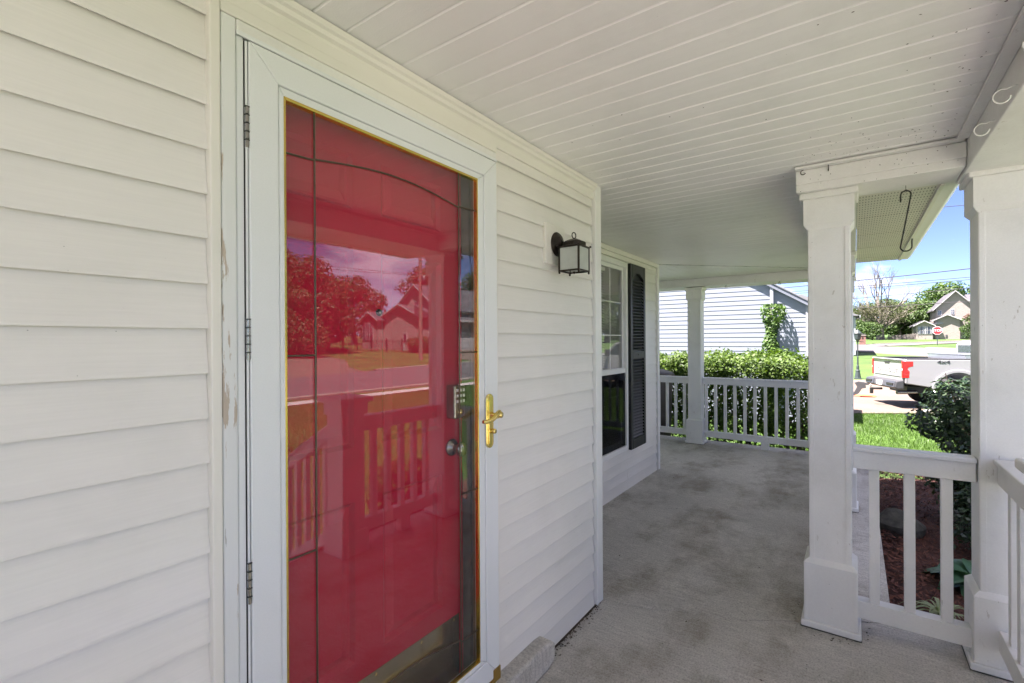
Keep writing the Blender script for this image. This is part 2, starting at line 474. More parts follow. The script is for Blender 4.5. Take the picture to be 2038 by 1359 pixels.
def link(name, me, mat, parent=None, oo=None, bevel=0, seg=2):
    ob = bpy.data.objects.new(name, me)
    COL.objects.link(ob)
    if mat is not None and not me.materials:
        me.materials.append(M[mat] if isinstance(mat, str) else mat)
    oo = Vector(oo) if oo is not None else Vector((0, 0, 0))
    ORI[ob] = oo
    if parent is not None:
        ob.parent = parent
    else:
        ob.location = oo
    if bevel:
        md = ob.modifiers.new('bevel', 'BEVEL')
        md.width = bevel; md.segments = seg; md.limit_method = 'ANGLE'; md.angle_limit = R(40)
    return ob

def tag(o, label=None, cat=None, group=None, kind=None):
    if label: o['label'] = label
    if cat: o['category'] = cat
    if group: o['group'] = group
    if kind: o['kind'] = kind
    return o

def thing(name, loc, label, cat, group=None):
    o = bpy.data.objects.new(name, None)
    COL.objects.link(o)
    o.location = loc
    o.empty_display_size = 0.1
    ORI[o] = Vector(loc)
    return tag(o, label, cat, group)

def copy_tree(o, loc=None, rz=None, label=None, parent=None, scale=None):
    c = o.copy()
    COL.objects.link(c)
    c.parent = parent
    if loc is not None: c.location = loc
    if rz is not None: c.rotation_euler = (0, 0, rz)
    if scale is not None: c.scale = (scale,) * 3 if isinstance(scale, (int, float)) else scale
    if label: c['label'] = label
    for ch in list(o.children):
        copy_tree(ch, parent=c)
    return c

def B(*a):
    return MB().box(*a)

def fast_mesh(name, verts, faces_n, nper):
    # verts: (N,3) float array laid out face by face, nper verts for each face
    me = bpy.data.meshes.new(name)
    nv = len(verts)
    me.vertices.add(nv); me.vertices.foreach_set('co', np.ascontiguousarray(verts, dtype=np.float32).ravel())
    me.loops.add(nv); me.loops.foreach_set('vertex_index', np.arange(nv, dtype=np.int32))
    me.polygons.add(faces_n)
    me.polygons.foreach_set('loop_start', np.arange(0, nv, nper, dtype=np.int32))
    me.update(calc_edges=True)
    me.validate()
    return me

def leaves(P, size, nrm=None, jitter=0.9, aspect=0.5, droop=0.0):
    # diamond leaves at points P, random tilt round a preferred normal
    n = len(P)
    d = RNG.normal(size=(n, 3)); d /= np.linalg.norm(d, axis=1)[:, None]
    if nrm is not None:
        d = d * jitter + nrm
        d /= np.linalg.norm(d, axis=1)[:, None] + 1e-9
    a = np.cross(d, RNG.normal(size=(n, 3))); a /= np.linalg.norm(a, axis=1)[:, None] + 1e-9
    a[:, 2] -= droop; a /= np.linalg.norm(a, axis=1)[:, None] + 1e-9
    b = np.cross(d, a)
    s = (size * RNG.uniform(0.65, 1.25, n))[:, None]
    V = np.empty((n, 4, 3))
    V[:, 0] = P - a * s * 0.5
    V[:, 1] = P + b * s * aspect * 0.5 - d * s * 0.08
    V[:, 2] = P + a * s * 0.5
    V[:, 3] = P - b * s * aspect * 0.5 - d * s * 0.08
    return V.reshape(-1, 3)

def leaf_part(name, P, size, mat, parent=None, o=(0, 0, 0), **k):
    V = leaves(P, size, **k) - np.array(o)
    me = fast_mesh(name, V, len(P), 4)
    return link(name, me, mat, parent, o)

def ground_z(x, y):
    r = math.hypot(x, y)
    return -0.61 + 0.037 * min(max(r - 22, 0), 40) + 0.02 * min(max(r - 62, 0), 160)
# ================================================================== THE PORCH
WY = 1.18          # front wall plane (wall behind the siding)
WW = 1.82          # recessed window wall
CZ = 2.31          # ceiling height
EXP = 0.0993       # siding exposure

# ---- floor: two slabs with a ragged joint between them
def slab(poly, top, bot):
    n = len(poly)
    mb = MB()
    mb.add([(x, y, top) for x, y in poly] + [(x, y, bot) for x, y in poly],
           [tuple(range(n)), tuple(range(2 * n - 1, n - 1, -1))] + [(i, n + i, n + (i + 1) % n, (i + 1) % n) for i in range(n)])
    return mb
crk = [(2.475, 1.185), (2.50, 1.02), (2.535, 0.90), (2.60, 0.76), (2.632, 0.655), (2.665, 0.56), (2.735, 0.44), (2.79, 0.35), (2.862, 0.24), (2.93, 0.13), (3.02, 0.0), (3.09, -0.12)]
rr = random.Random(3)
crk = [(x + rr.uniform(-.008, .008), y) for x, y in crk]
pf = tag(thing('porch_floor', (0, 0, 0), None, None), kind='structure')
near = [(-4.0, 1.40), (-4.0, -0.70), (3.10, -0.70), (3.10, -0.13)] + [(x - 0.0020, y) for x, y in crk[::-1]] + [(2.475, 1.40)]
far = [(2.475 + .001, 1.40)] + [(x + 0.0020, y) for x, y in crk] + [(3.104, -0.15), (7.30, -0.15), (7.30, 5.0), (5.45, 5.0), (5.45, 1.90), (2.476, 1.90)]
slab(near, 0.0, -0.75).build('slab', 'concrete', pf)
slab(far, 0.002, -0.75).build('slab', 'concrete', pf)
# crumbs of leaf litter lying about the floor
lt = []
for i in range(70):
    lt.append((rr.uniform(1.6, 6.5), rr.uniform(-0.05, 1.7), 0.006))
for i in range(150):      # crumbs gather along the wall foot and round the post bases
    k = rr.random()
    if k < .5: lt.append((rr.uniform(1.88, 2.45), 1.150 - abs(rr.gauss(0, .02)), 0.005))
    elif k < .7: lt.append((rr.uniform(2.5, 5.3), 1.795 - abs(rr.gauss(0, .03)), 0.006))
    else:
        a_ = rr.uniform(0, 6.28); lt.append((2.949 + .16 * math.cos(a_) + rr.gauss(0, .02), .104 + .16 * math.sin(a_) + rr.gauss(0, .02), 0.006))
lt = np.array([p for p in lt if p[0] > 2.5 or p[1] < 1.16])
tag(leaf_part('leaf_litter', lt, 0.014, 'stem', nrm=np.array([[0, 0, 1.0]]), jitter=0.25), 'tiny dark leaf crumbs scattered over the concrete porch floor', 'litter', kind='stuff')

# ---- doorstep
ds = MB()
prof = [(0.30, 0), (1.80, 0), (1.86, 0.02), (1.865, 0.09), (1.835, 0.112), (1.79, 0.118), (0.30, 0.118)]
ds.prism([(x, z + 0.003) for x, z in prof], 'y', 1.10, 1.215)
ds = ds.build('door_step', 'concrete', bevel=0.012, seg=2)
tag(ds, 'low rough concrete step under the storm door', 'step')

# ragged line of grime where the front wall meets the slab
gl0 = MB()
xs_ = np.linspace(1.868, 2.470, 60)
V = []
for x_ in xs_:
    w_ = rr.uniform(.002, .009)
    V += [(x_, 1.1755, .0035), (x_, 1.158 - w_, .0035 if x_ < 2.39 else .0032)]
gl0.add(V, [(2 * i, 2 * i + 1, 2 * i + 3, 2 * i + 2) for i in range(len(xs_) - 1)])
gl0.build('grime_line', 'stem', pf)
# ---- siding walls
def plank_mesh(name, L, h=EXP, out=0.0155):
    # lapped vinyl course: slants outward to a rolled drip edge; local x along the wall, -y outward, z up from the drip edge
    p = [(0.0, h + 0.012), (-0.003, h + 0.012), (-0.003 - (out - 0.003) * 0.5, h * 0.5), (-out, 0.006), (-out, 0.0), (-out + 0.0022, 0.0), (-out + 0.0026, 0.016), (0.0, 0.018)]
    mb = MB().prism(p, 'x', 0, L)
    me = mb.mesh(name)
    me.materials.append(M['siding'])
    return me

def courses(parent, x0, x1, z0, z1, y, cache={}):
    L = round(x1 - x0, 4)
    if L not in cache:
        cache[L] = plank_mesh('siding_plank', L)
    z = 2.080 - 22 * EXP
    while z < z1:
        if z + EXP > z0 + 0.01 and z + EXP * 0.5 < z1:
            ob = bpy.data.objects.new('siding_plank', cache[L])
            COL.objects.link(ob)
            ob.parent = parent
            zz = max(z, z0) if z + EXP > z0 else z
            ob.location = (x0 + rr.uniform(-.0008, .0008), y + rr.uniform(-.0006, .0006), z)
            ob.rotation_euler = (0, rr.uniform(-.0002, .0002), 0)
        z += EXP

fw_ = thing('house_wall', (0, 0, 0), 'cream lap-sided front wall around the red door', 'wall')
mb = MB()
mb.box(-4.0, 0.50, WY + 0.004, 1.40, 0.0, 2.6)
mb.box(1.50, 2.44, WY + 0.004, 1.40, 0.0, 2.6)
mb.box(0.50, 1.50, WY + 0.004, 1.40, 2.19, 2.6)
mb.build('sheathing', 'caulk', fw_)
courses(fw_, -4.0, 0.472, 0.0, 2.27, WY)
courses(fw_, 1.522, 2.392, 0.0, 2.27, WY)
B(2.398, 2.470, 1.150, 1.83, 0.004, CZ - 0.002).build('corner_board', 'corner', fw_, bevel=0.003)
B(0.472, 0.494, 1.150, WY + .003, 0.0, 2.226).build('casing', 'trim', fw_, bevel=0.003)
B(0.4945, 1.511, 1.1505, WY + .003, 2.199, 2.227).build('casing', 'trim', fw_, bevel=0.003)
B(1.5105, 1.521, 1.158, WY + .003, 0.0, 2.226).build('casing', 'trim', fw_, bevel=0.002)
B(-4.0, 2.397, 1.160, WY + .002, 2.2275, 2.262).build('frieze_board', 'trim', fw_, bevel=0.002)
cr_ = MB().prism([(1.182, CZ), (1.182, 2.2625), (1.163, 2.2625), (1.160, 2.270), (1.150, 2.275), (1.146, 2.286), (1.138, 2.290), (1.136, CZ - 0.004)], 'x', -4.0, 2.397)
cr_.build('crown_channel', 'trim', fw_)

ww_ = thing('house_wall', (0, 0, 0), 'cream lap-sided recessed wall holding the window and black shutter', 'wall')
mb = MB()
mb.box(2.45, 3.30, WW + 0.004, 2.05, 0.0, 2.6)
mb.box(4.43, 5.35, WW + 0.004, 2.05, 0.0, 2.6)
mb.box(3.30, 4.43, WW + 0.004, 2.05, 0.0, 0.39)
mb.box(3.30, 4.43, WW + 0.004, 2.05, 2.20, 2.6)
mb.box(5.20, 5.355, WW + 0.005, 6.0, 0.0, 2.6)
mb.box(2.46, 2.468, WY, WW + .1, 0.0, 2.6)
mb.build('sheathing', 'siding', ww_)
courses(ww_, 4.456, 5.300, 0.0, 2.25, WW)
courses(ww_, 2.475, 3.285, 0.0, 2.25, WW)
courses(ww_, 3.286, 4.455, 0.0, 0.375, WW)
B(5.306, 5.362, WW - 0.030, WW + 0.06, 0.004, CZ - 0.002).build('corner_board', 'corner', ww_, bevel=0.003)
B(2.475, 5.305, WW - 0.016, WW + 0.002, 2.222, 2.262).build('frieze_board', 'trim', ww_, bevel=0.002)
B(2.475, 5.305, WW - 0.032, WW + 0.002, 2.2625, CZ - 0.003).build('crown_channel', 'trim', ww_, bevel=0.002)

# house mass and roof behind the walls (throws the porch into shade)
hb = thing('house', (0, 0, 0), 'pale house body and grey shingle roof above the porch', 'house')
mb = MB()
mb.box(-4.2, 2.44, 1.41, 9.0, 0.0, 2.62)
mb.box(2.44, 5.20, 2.70, 9.0, 0.0, 2.62)
mb.build('wall', 'siding', hb)
def roof_slab(P, th=0.07):
    n = len(P)
    return MB().add([tuple(p) for p in P] + [(p[0], p[1], p[2] - th) for p in P],
                    [tuple(range(n)), tuple(range(2 * n - 1, n - 1, -1))] + [(i, n + i, n + (i + 1) % n, (i + 1) % n) for i in range(n)])
roof_slab([(-4.5, -1.07, 2.44), (3.06, -1.07, 2.44), (3.06, -0.45, 2.6933), (3.06, 4.6, 4.76), (-4.5, 4.6, 4.76)]).build('roof_slope', 'roof', hb)
roof_slab([(3.062, -0.45, 2.42), (5.86, -0.45, 2.42), (5.86, 4.6, 4.70), (3.062, 4.6, 4.70)]).build('roof_slope', 'roof', hb)
roof_slab([(5.862, 0.0, 2.45), (7.74, 0.0, 2.45), (7.74, 6.4, 2.45), (5.862, 6.4, 3.2), (5.862, 4.0, 3.2)], 0.05).build('roof_slope', 'roof', hb)  # far overhang stretched outward so its shadow covers the hedge front
roof_slab([(-4.5, 4.602, 4.76), (5.86, 4.602, 4.76), (5.86, 9.6, 2.5), (-4.5, 9.6, 2.5)]).build('roof_slope', 'roof', hb)

# ---- ceiling boards
ceil = thing('porch_ceiling', (0, 0, 0), 'off-white grooved vinyl boards lining the porch ceiling', 'ceiling')
BW = 0.1005
def board_mesh(name, w, s0, s1, e0, e1):
    # board across c=0..w (x) running along y from s(c) to e(c), with a V joint on each side
    pr = [(0.0, 0.0036), (0.0018, 0.0034), (0.0055, 0.0), (w * 0.5, -0.0006), (w - 0.0055, 0.0), (w - 0.0018, 0.0034), (w, 0.0036), (w, 0.02), (0, 0.02)]
    v0 = [(c, s0 + (s1 - s0) * c / w, h) for c, h in pr]
    v1 = [(c, e0 + (e1 - e0) * c / w, h) for c, h in pr]
    n = len(pr)
    mb = MB().add(v0 + v1, [tuple(range(n))[::-1], tuple(range(n, 2 * n))] + [(i, (i + 1) % n, n + (i + 1) % n, n + i) for i in range(n)])
    me = mb.mesh(name)
    me.materials.append(M['ceiling'])
    return me
bcache = {}
def board(w, s0, s1, e0, e1, loc, rz=0.0):
    k = tuple(round(q, 3) for q in (w, s0, s1, e0, e1))
    if k not in bcache:
        bcache[k] = board_mesh('ceiling_board', w, s0, s1, e0, e1)
    ob = bpy.data.objects.new('ceiling_board', bcache[k])
    COL.objects.link(ob); ob.parent = ceil
    ob.location = loc; ob.rotation_euler = (0, 0, rz)
    return ob
x = 0.712 - 47 * BW
DG = lambda xx: 1.82 - (xx - 5.36) * 1.0
while x < 6.93:
    xa, xb = x, x + BW
    lo = -0.36 if xa < 2.80 else 0.16
    if xa < 2.36: hi0 = hi1 = 1.165
    elif xa < 5.30: hi0 = hi1 = WW - 0.008
    else: hi0, hi1 = DG(xa), DG(xb)
    if min(hi0, hi1) > lo + 0.02:
        board(BW, lo, lo, hi0, hi1, (xa, 0, CZ + rr.uniform(-.0006, .0006)))
    x += BW
# boards of the side wing run along x, mitred against the others
y = 0.20
while y < 4.9:
    ya, yb = y, y + BW
    # rotate -90deg: local x -> -y ... local y -> x ; board local c runs from yb downwards
    def xd(yy): return max(5.36, 5.36 + (1.82 - yy)) if yy < 1.82 else 5.37
    board(BW, xd(yb), xd(ya), 6.95, 6.95, (0, yb, CZ + rr.uniform(-.0006, .0006)), -math.pi / 2)
    y += BW
sm_ = MB()
d = Vector((1, -1, 0)).normalized(); nrm = Vector((1, 1, 0)).normalized()
a, b_ = Vector((5.36, 1.82, CZ - 0.0025)), Vector((6.95, 0.23, CZ - 0.0025))
q = [a - nrm * .012, b_ - nrm * .012, b_ + nrm * .012, a + nrm * .012]
sm_.hexa(q, [p + Vector((0, 0, .004)) for p in q])
sm_.build('mitre_strip', 'caulk', ceil)
sm_ = MB()
q = [a - nrm * .010, b_ - nrm * .010, b_ + nrm * .010, a + nrm * .010]
sm_.hexa([p - Vector((0, 0, .004)) for p in q], [p - Vector((0, 0, .0005)) for p in q])
sm_.build('mitre_strip', 'ceiling', ceil)
MB().box(-4.5, 2.95, -0.6, 2.0, CZ + 0.024, CZ + 0.03).box(2.951, 7.1, 0.05, 6.0, CZ + 0.024, CZ + 0.03).build('backing', 'caulk', ceil)

# mud-dauber specks and insect dirt stuck along the ceiling edges
sp_ = []
for i in range(130):
    k = rr.random()
    if k < .45: sp_.append((2.74 - abs(rr.gauss(0, .16)), rr.uniform(-.33, .22), CZ - .0022))
    elif k < .8: sp_.append((rr.uniform(1.2, 2.74), -.34 + abs(rr.gauss(0, .16)), CZ - .0022))
    else: sp_.append((rr.uniform(1.2, 6.5), rr.uniform(-.2, 1.1), CZ - .0022))
sp_ = np.array([q for q in sp_ if q[0] < 2.72 or q[1] > .25])
tag(leaf_part('insect_specks', sp_, 0.0075, 'stem', nrm=np.array([[0, 0, -1.0]]), jitter=.2, aspect=.6), 'tiny brown insect specks stuck to the ceiling boards', 'specks', kind='stuff')
sp_ = []
for i in range(26):
    k = rr.random()
    if k < .5: sp_.append((2.7868, rr.uniform(-.36, .22), rr.uniform(2.225, 2.29)))
    else: sp_.append((2.798, rr.uniform(-.38, .23), rr.uniform(2.192, 2.225)))
tag(leaf_part('insect_specks', np.array(sp_), 0.0055, 'stem', nrm=np.array([[-1.0, 0, 0]]), jitter=.15, aspect=.6), 'tiny brown insect specks on the short cross beam', 'specks', kind='stuff')
# ---- beams
BZ = 2.19
def beam(name, label, boxes, j=None):
    t = thing(name, (boxes[0][0], boxes[0][2], boxes[0][4]), label, 'beam')
    for bx_ in boxes:
        B(*bx_).build('casing', 'white', t, bevel=0.004)
    for bx_ in (j or []):
        B(*bx_).build('channel', 'white', t, bevel=0.002)
    return t
beam('porch_beam', 'short white boxed beam crossing between the two nearest posts',
     [(2.80, 3.055, -0.392, 0.238, BZ, CZ + 0.018), (2.788, 2.80, -0.392, 0.238, BZ + 0.036, CZ - 0.016)],
     [(2.752, 2.80, -0.385, 0.2385, CZ - 0.0155, CZ - 0.0045)])
beam('porch_beam', 'long white boxed beam over the front steps, upper right',
     [(-4.0, 3.06, -0.70, -0.394, BZ - 0.012, CZ + 0.019)], [(-4.0, 2.75, -0.393, -0.355, CZ - 0.017, CZ - 0.005)])
beam('porch_beam', 'white boxed beam along the porch side behind the near square post',
     [(3.057, 6.93, -0.012, 0.236, BZ + 0.002, CZ + 0.019)])
beam('porch_beam', 'white boxed beam across the far end of the porch',
     [(6.932, 7.19, -0.012, 4.95, BZ + 0.012, CZ + 0.019)], [(6.915, 6.931, 0.24, 4.9, CZ - 0.030, CZ - 0.004)])

# ---- eave outside the side beam
ev = thing('porch_eave', (3.06, -0.012, BZ), 'cream vented soffit and gutter edge of the eave beside the near post', 'eave')
n = 0
xx = 3.06
while xx < 5.5:
    B(xx, xx + 0.298, -0.335, -0.014, BZ + 0.006 + (0.0015 if n % 2 else 0), BZ + 0.02).build('soffit_panel', 'perf', ev)
    xx += 0.30; n += 1
B(3.058, 5.765, -0.354, -0.3355, BZ - 0.004, BZ + 0.03).build('channel', 'trim', ev, bevel=0.002)
gt = MB().prism([(-0.355, BZ + 0.008), (-0.405, BZ + 0.008), (-0.428, BZ + 0.03), (-0.435, BZ + 0.115), (-0.355, BZ + 0.115)], 'x', 3.075, 5.80)
gt.build('gutter', 'corner', ev, bevel=0.003)
B(3.056, 3.0745, -0.44, -0.014, BZ + 0.021, BZ + 0.14).build('end_board', 'trim', ev)
ev2 = thing('porch_eave', (-4, -0.70, BZ), 'pale soffit strip and gutter outside the long front beam', 'eave')
B(-4.4, 3.05, -0.98, -0.702, BZ + 0.03, BZ + 0.05).build('soffit_panel', 'perf', ev2)
MB().prism([(-0.982, BZ + 0.03), (-1.04, BZ + 0.03), (-1.06, BZ + 0.06), (-1.065, BZ + 0.15), (-0.982, BZ + 0.15)], 'x', -4.4, 3.05).build('gutter', 'corner', ev2, bevel=0.003)

ev3 = thing('porch_eave', (7.2, 0, BZ), 'soffit and gutter overhanging the far end of the porch, lengthened to shade the hedge', 'eave')  # eave added under the stretched roof to keep sun off the lower hedge
B(7.192, 7.66, -0.01, 6.3, BZ + 0.055, BZ + 0.07).build('soffit_panel', 'perf', ev3)
MB().prism([(7.661, BZ + 0.05), (7.72, BZ + 0.05), (7.745, BZ + 0.08), (7.75, BZ + 0.16), (7.661, BZ + 0.16)], 'y', -0.01, 6.3).build('gutter', 'corner', ev3, bevel=0.003)
# ---- posts
def make_post(loc, label):
    t = thing('porch_post', loc, label, 'post', 'white square porch posts')
    x, y, z = loc
    h = 0.089
    B(x - h, x + h, y - h, y + h, 0.02, BZ + 0.002).build('shaft', 'white', t, bevel=0.003)
    for s in (-1, 1):       # corner trim boards show as thin seams
        B(x - h - 0.0035, x - h + 0.01, y + s * (h - 0.013) - 0.010, y + s * (h - 0.013) + 0.010, 0.34, 2.02).build('corner_strip', 'white', t, bevel=0.001)
    b = 0.112
    bs = MB(); bs.box(x - b, x + b, y - b, y + b, 0.036, 0.325)
    bs.hexa([(x - b, y - b, .325), (x + b, y - b, .325), (x + b, y + b, .325), (x - b, y + b, .325)],
            [(x - h - .002, y - h - .002, .347), (x + h + .002, y - h - .002, .347), (x + h + .002, y + h + .002, .347), (x - h - .002, y + h + .002, .347)])
    bs.build('base', 'white', t, bevel=0.002)
    for s in (-1, 1):
        B(x - b - 0.003, x - b + 0.006, y + s * (b - 0.009) - 0.007, y + s * (b - 0.009) + 0.007, 0.04, 0.325).build('corner_strip', 'white', t, bevel=0.001)
    B(x - b - .013, x + b + .013, y - b - .013, y + b + .013, 0.004, 0.036).build('plinth', 'white', t, bevel=0.006)
    B(x - b - .0145, x + b + .0145, y - b - .0145, y + b + .0145, 0.0022, 0.006).build('grime_line', 'caulk', t)
    c = 0.106
    cp = MB(); cp.box(x - c, x + c, y - c, y + c, 2.028, 2.158)
    cp.hexa([(x - h - .001, y - h - .001, 2.006), (x + h + .001, y - h - .001, 2.006), (x + h + .001, y + h + .001, 2.006), (x - h - .001, y + h + .001, 2.006)],
            [(x - c, y - c, 2.028), (x + c, y - c, 2.028), (x + c, y + c, 2.028), (x - c, y + c, 2.028)])
    cp.build('capital', 'white', t, bevel=0.002)
    B(x - c - .016, x + c + .016, y - c - .016, y + c + .016, 2.158, 2.19).build('cap_moulding', 'white', t, bevel=0.006)
    return t
post = make_post((2.949, 0.104, 0), 'square white porch post standing alone in the right half, nearest full one')
copy_tree(post, (2.990, -0.530, 0), label='square white porch post at the right edge, railings meeting it from two sides')
copy_tree(post, (5.05, 0.104, 0), label='white porch post almost hidden behind the nearest full post')
copy_tree(post, (7.05, 0.104, 0), label='white porch post at the outer far corner of the porch')
copy_tree(post, (7.05, 1.835, 0), label='white porch post at the far end of the porch before the hedge')
copy_tree(post, (7.05, 4.6, 0), label='white porch post beyond the house corner at the far end')
copy_tree(post, (0.80, -0.528, 0), label='white porch post left of the front steps behind the viewer')

# ---- railings
def railing(label, p0, p1, z0=0.0, tops=(0.812, 0.920), bots=(0.072, 0.157), pos=None, bw=0.041, slope=0.0, block=None, n=None):
    """horizontal or stair railing from p0 to p1 (x,y); slope = drop over the run"""
    t = thing('porch_railing', (p0[0], p0[1], z0), label, 'railing', 'white porch railings')
    a = Vector((p0[0], p0[1], 0)); b = Vector((p1[0], p1[1], 0))
    L = (b - a).length; d = (b - a) / L; nn = Vector((-d.y, d.x, 0))
    def bar(s0, s1, w, za, zb, name, bev=0.003):
        pa, pb = a + d * s0, a + d * s1
        da, db = -slope * s0 / L, -slope * s1 / L
        bot = [pa - nn * w + Vector((0, 0, za + da)), pb - nn * w + Vector((0, 0, za + db)), pb + nn * w + Vector((0, 0, za + db)), pa + nn * w + Vector((0, 0, za + da))]
        top = [pa - nn * w + Vector((0, 0, zb + da)), pb - nn * w + Vector((0, 0, zb + db)), pb + nn * w + Vector((0, 0, zb + db)), pa + nn * w + Vector((0, 0, zb + da))]
        MB().hexa(bot, top).build(name, 'white', t, bevel=bev)
    bar(0.004, L - 0.004, 0.032, tops[0], tops[1] - 0.022, 'top_rail')
    bar(0.002, L - 0.002, 0.045, tops[1] - 0.022, tops[1], 'handrail_cap', 0.005)
    bar(0.004, L - 0.004, 0.032, bots[0], bots[1], 'bottom_rail')
    if pos is None:
        pos = [L * (i + 1) / (n + 1) for i in range(n)]
    for s in pos:
        pc = a + d * s
        dz = -slope * s / L
        w = bw / 2
        bot = [pc + d * i * w + nn * j * w + Vector((0, 0, bots[1] - 0.008 + dz)) for i, j in ((-1, -1), (1, -1), (1, 1), (-1, 1))]
        top = [pc + d * i * w + nn * j * w + Vector((0, 0, tops[0] + 0.006 + dz)) for i, j in ((-1, -1), (1, -1), (1, 1), (-1, 1))]
        MB().hexa(bot, top).build('baluster', 'white', t, bevel=0.0025)
    if block:
        for s in block:
            bar(s - 0.045, s + 0.045, 0.03, 0.004, bots[0], 'support_block')
    return t
railing('short white railing between the two posts at lower right', (2.955, 0.014), (2.955, -0.440), pos=[0.088, 0.222, 0.354], bw=0.041)
railing('white railing running off the right edge toward the newel post', (2.900, -0.530), (2.118, -0.530), n=5, tops=(0.822, 0.930), bots=(0.110, 0.200), block=[0.37])
railing('long white railing across the far end before the hedge', (7.06, 1.745), (7.06, 0.194), tops=(0.835, 0.930), bots=(0.097, 0.178),
        pos=[0.045 + i * 0.1235 for i in range(13)], bw=0.036, block=[0.78])
railing('white railing left of the far post by the house corner', (7.06, 4.5), (7.06, 1.926), tops=(0.835, 0.930), bots=(0.097, 0.178),
        pos=[2.50 - i * 0.1235 for i in range(20)], bw=0.036, block=[1.3])
railing('white side railing hidden between nearest post and next one behind', (3.04, 0.104), (4.96, 0.104), n=15, bw=0.036, block=[0.95])
railing('white side railing between the two farther side posts', (5.14, 0.104), (6.96, 0.104), n=14, bw=0.036, block=[0.9])
railing('white railing beside the post left of the steps, behind the viewer', (0.71, -0.528), (-3.9, -0.528), n=36, tops=(0.822, 0.930), bots=(0.110, 0.200), block=[1.2, 3.0])
# newel posts and the stair rails
def newel(loc, label, top=1.075, zb=0.0):
    t = thing('newel_post', (loc[0], loc[1], zb), label, 'newel post', 'stair newel posts')
    x, y = loc
    B(x - .088, x + .088, y - .088, y + .088, zb + 0.03, top - .09).build('shaft', 'white', t, bevel=0.003)
    B(x - .108, x + .108, y - .108, y + .108, zb + 0.004, zb + 0.16).build('base', 'white', t, bevel=0.004)
    B(x - .105, x + .105, y - .105, y + .105, top - .12, top - .035).build('collar', 'white', t, bevel=0.004)
    B(x - .135, x + .135, y - .135, y + .135, top - .035, top).build('cap', 'white', t, bevel=0.008)
    return t
newel((2.03, -0.545), 'thick white newel post with flat cap at the head of the front steps')
newel((2.03, -1.62), 'white newel post at the foot of the front steps', top=0.58, zb=-0.595)
railing('sloping white stair railing down from the capped newel post', (2.03, -0.66), (2.03, -1.52), tops=(0.79, 0.895), bots=(0.06, 0.15), slope=0.47, n=6, bw=0.038)
# steps
for i in range(3):
    o = B(0.92, 1.90, -0.70 - 0.29 * (i + 1), -0.702 - 0.29 * i, -0.62, -0.15 * (i + 1)).build('porch_step', 'concrete', bevel=0.01)
    tag(o, ['top concrete front step below the porch edge', 'middle concrete front step', 'lowest concrete front step on the walk'][i], 'step', 'concrete front steps')

# ---- doorway: casing, storm door, red door
df = thing('door_frame', (1.0, WY, 0.1), 'peeling white wooden casing round the storm door', 'door frame')
B(0.4955, 0.5285, 1.1525, WY + .02, 0.118, 2.1985).build('casing_board', 'peel', df, bevel=0.004)
B(0.530, 0.5475, 1.158, WY + .02, 0.118, 2.166).build('stop_moulding', 'storm', df, bevel=0.003)
B(0.529, 1.510, 1.1515, WY + .02, 2.1685, 2.1985).build('head_casing', 'white', df, bevel=0.004)
B(0.527, 1.509, 1.146, 1.152, 2.160, 2.171).build('drip_cap', 'storm', df, bevel=0.002)
B(0.5005, 0.528, 1.20, 1.41, 0.118, 2.19).build('jamb', 'jamb', df)
B(1.437, 1.5095, 1.186, 1.41, 0.118, 2.19).build('jamb', 'jamb', df, bevel=0.003)
B(1.425, 1.4365, 1.225, 1.262, 0.125, 2.17).build('weather_strip', 'caulk', df)
B(0.53, 1.43, 1.186, 1.41, 2.155, 2.19).build('head_jamb', 'jamb', df)
B(0.53, 1.435, 1.19, 1.42, 0.119, 0.135).build('threshold', 'sweep', df)

sd = thing('storm_door', (0.556, 1.15, 0.134), 'white full-view storm door with leaded glass and brass trim', 'door')
SX0, SX1, SZ0, SZ1 = 0.556, 1.509, 0.136, 2.160
GX0, GX1, GZ0, GZ1 = 0.645, 1.392, 0.245, 2.062
SY = 1.150
def mitred(t, x0, x1, z0, z1, wl, wr, wb, wt_, ya, yb, name, mat, bev=0.003):
    i0, i1, j0, j1 = x0 + wl, x1 - wr, z0 + wb, z1 - wt_
    for P in ([(x0, z0), (i0, j0), (i0, j1), (x0, z1)], [(i1, j0), (x1, z0), (x1, z1), (i1, j1)],
              [(x0, z0), (x1, z0), (i1, j0), (i0, j0)], [(i0, j1), (i1, j1), (x1, z1), (x0, z1)]):
        cx = sum(p[0] for p in P) / 4; cz = sum(p[1] for p in P) / 4
        P = [(cx + (px - cx) * 0.9992, cz + (pz - cz) * 0.9998) for px, pz in P]
        MB().prism(P, 'y', ya, yb).build(name, mat, t, bevel=bev, seg=2)
mitred(sd, SX0, SX1, SZ0, SZ1, GX0 - SX0 - .018, SX1 - GX1 - .040, GZ0 - SZ0 - .022, SZ1 - GZ1 - .026, SY, SY + 0.034, 'rail', 'storm')
mitred(sd, GX0 - .018 + .001, GX1 + .040 - .001, GZ0 - .022 + .001, GZ1 + .026 - .001, .0145, .034, .017, .021, SY + 0.003, SY + 0.030, 'glazing_bead', 'storm', 0.004)
mitred(sd, GX0 - .0035, GX1 + .006, GZ0 - .005, GZ1 + .005, .006, .006, .005, .0085, SY + 0.0045, SY + 0.022, 'brass_edge', 'gold', 0.001)
gl = B(GX0 - .002, GX1 + .002, 1.1630, 1.1665, GZ0 - .002, GZ1 + .002).build('glass', 'glass', sd)
def came(pts, w=0.0029):
    pts = [Vector((px, 1.1618, pz)) for px, pz in pts]
    mb = MB().tube(pts, w, 6)
    mb.build('came', 'came', gl)
VL, VR = 0.729, 1.297
came([(VL, GZ0 + .002), (VL, GZ1 - .002)]); came([(VR, GZ0 + .002), (VR, GZ1 - .002)])
came([(GX0 + .004, 1.929), (VL, 1.934)])
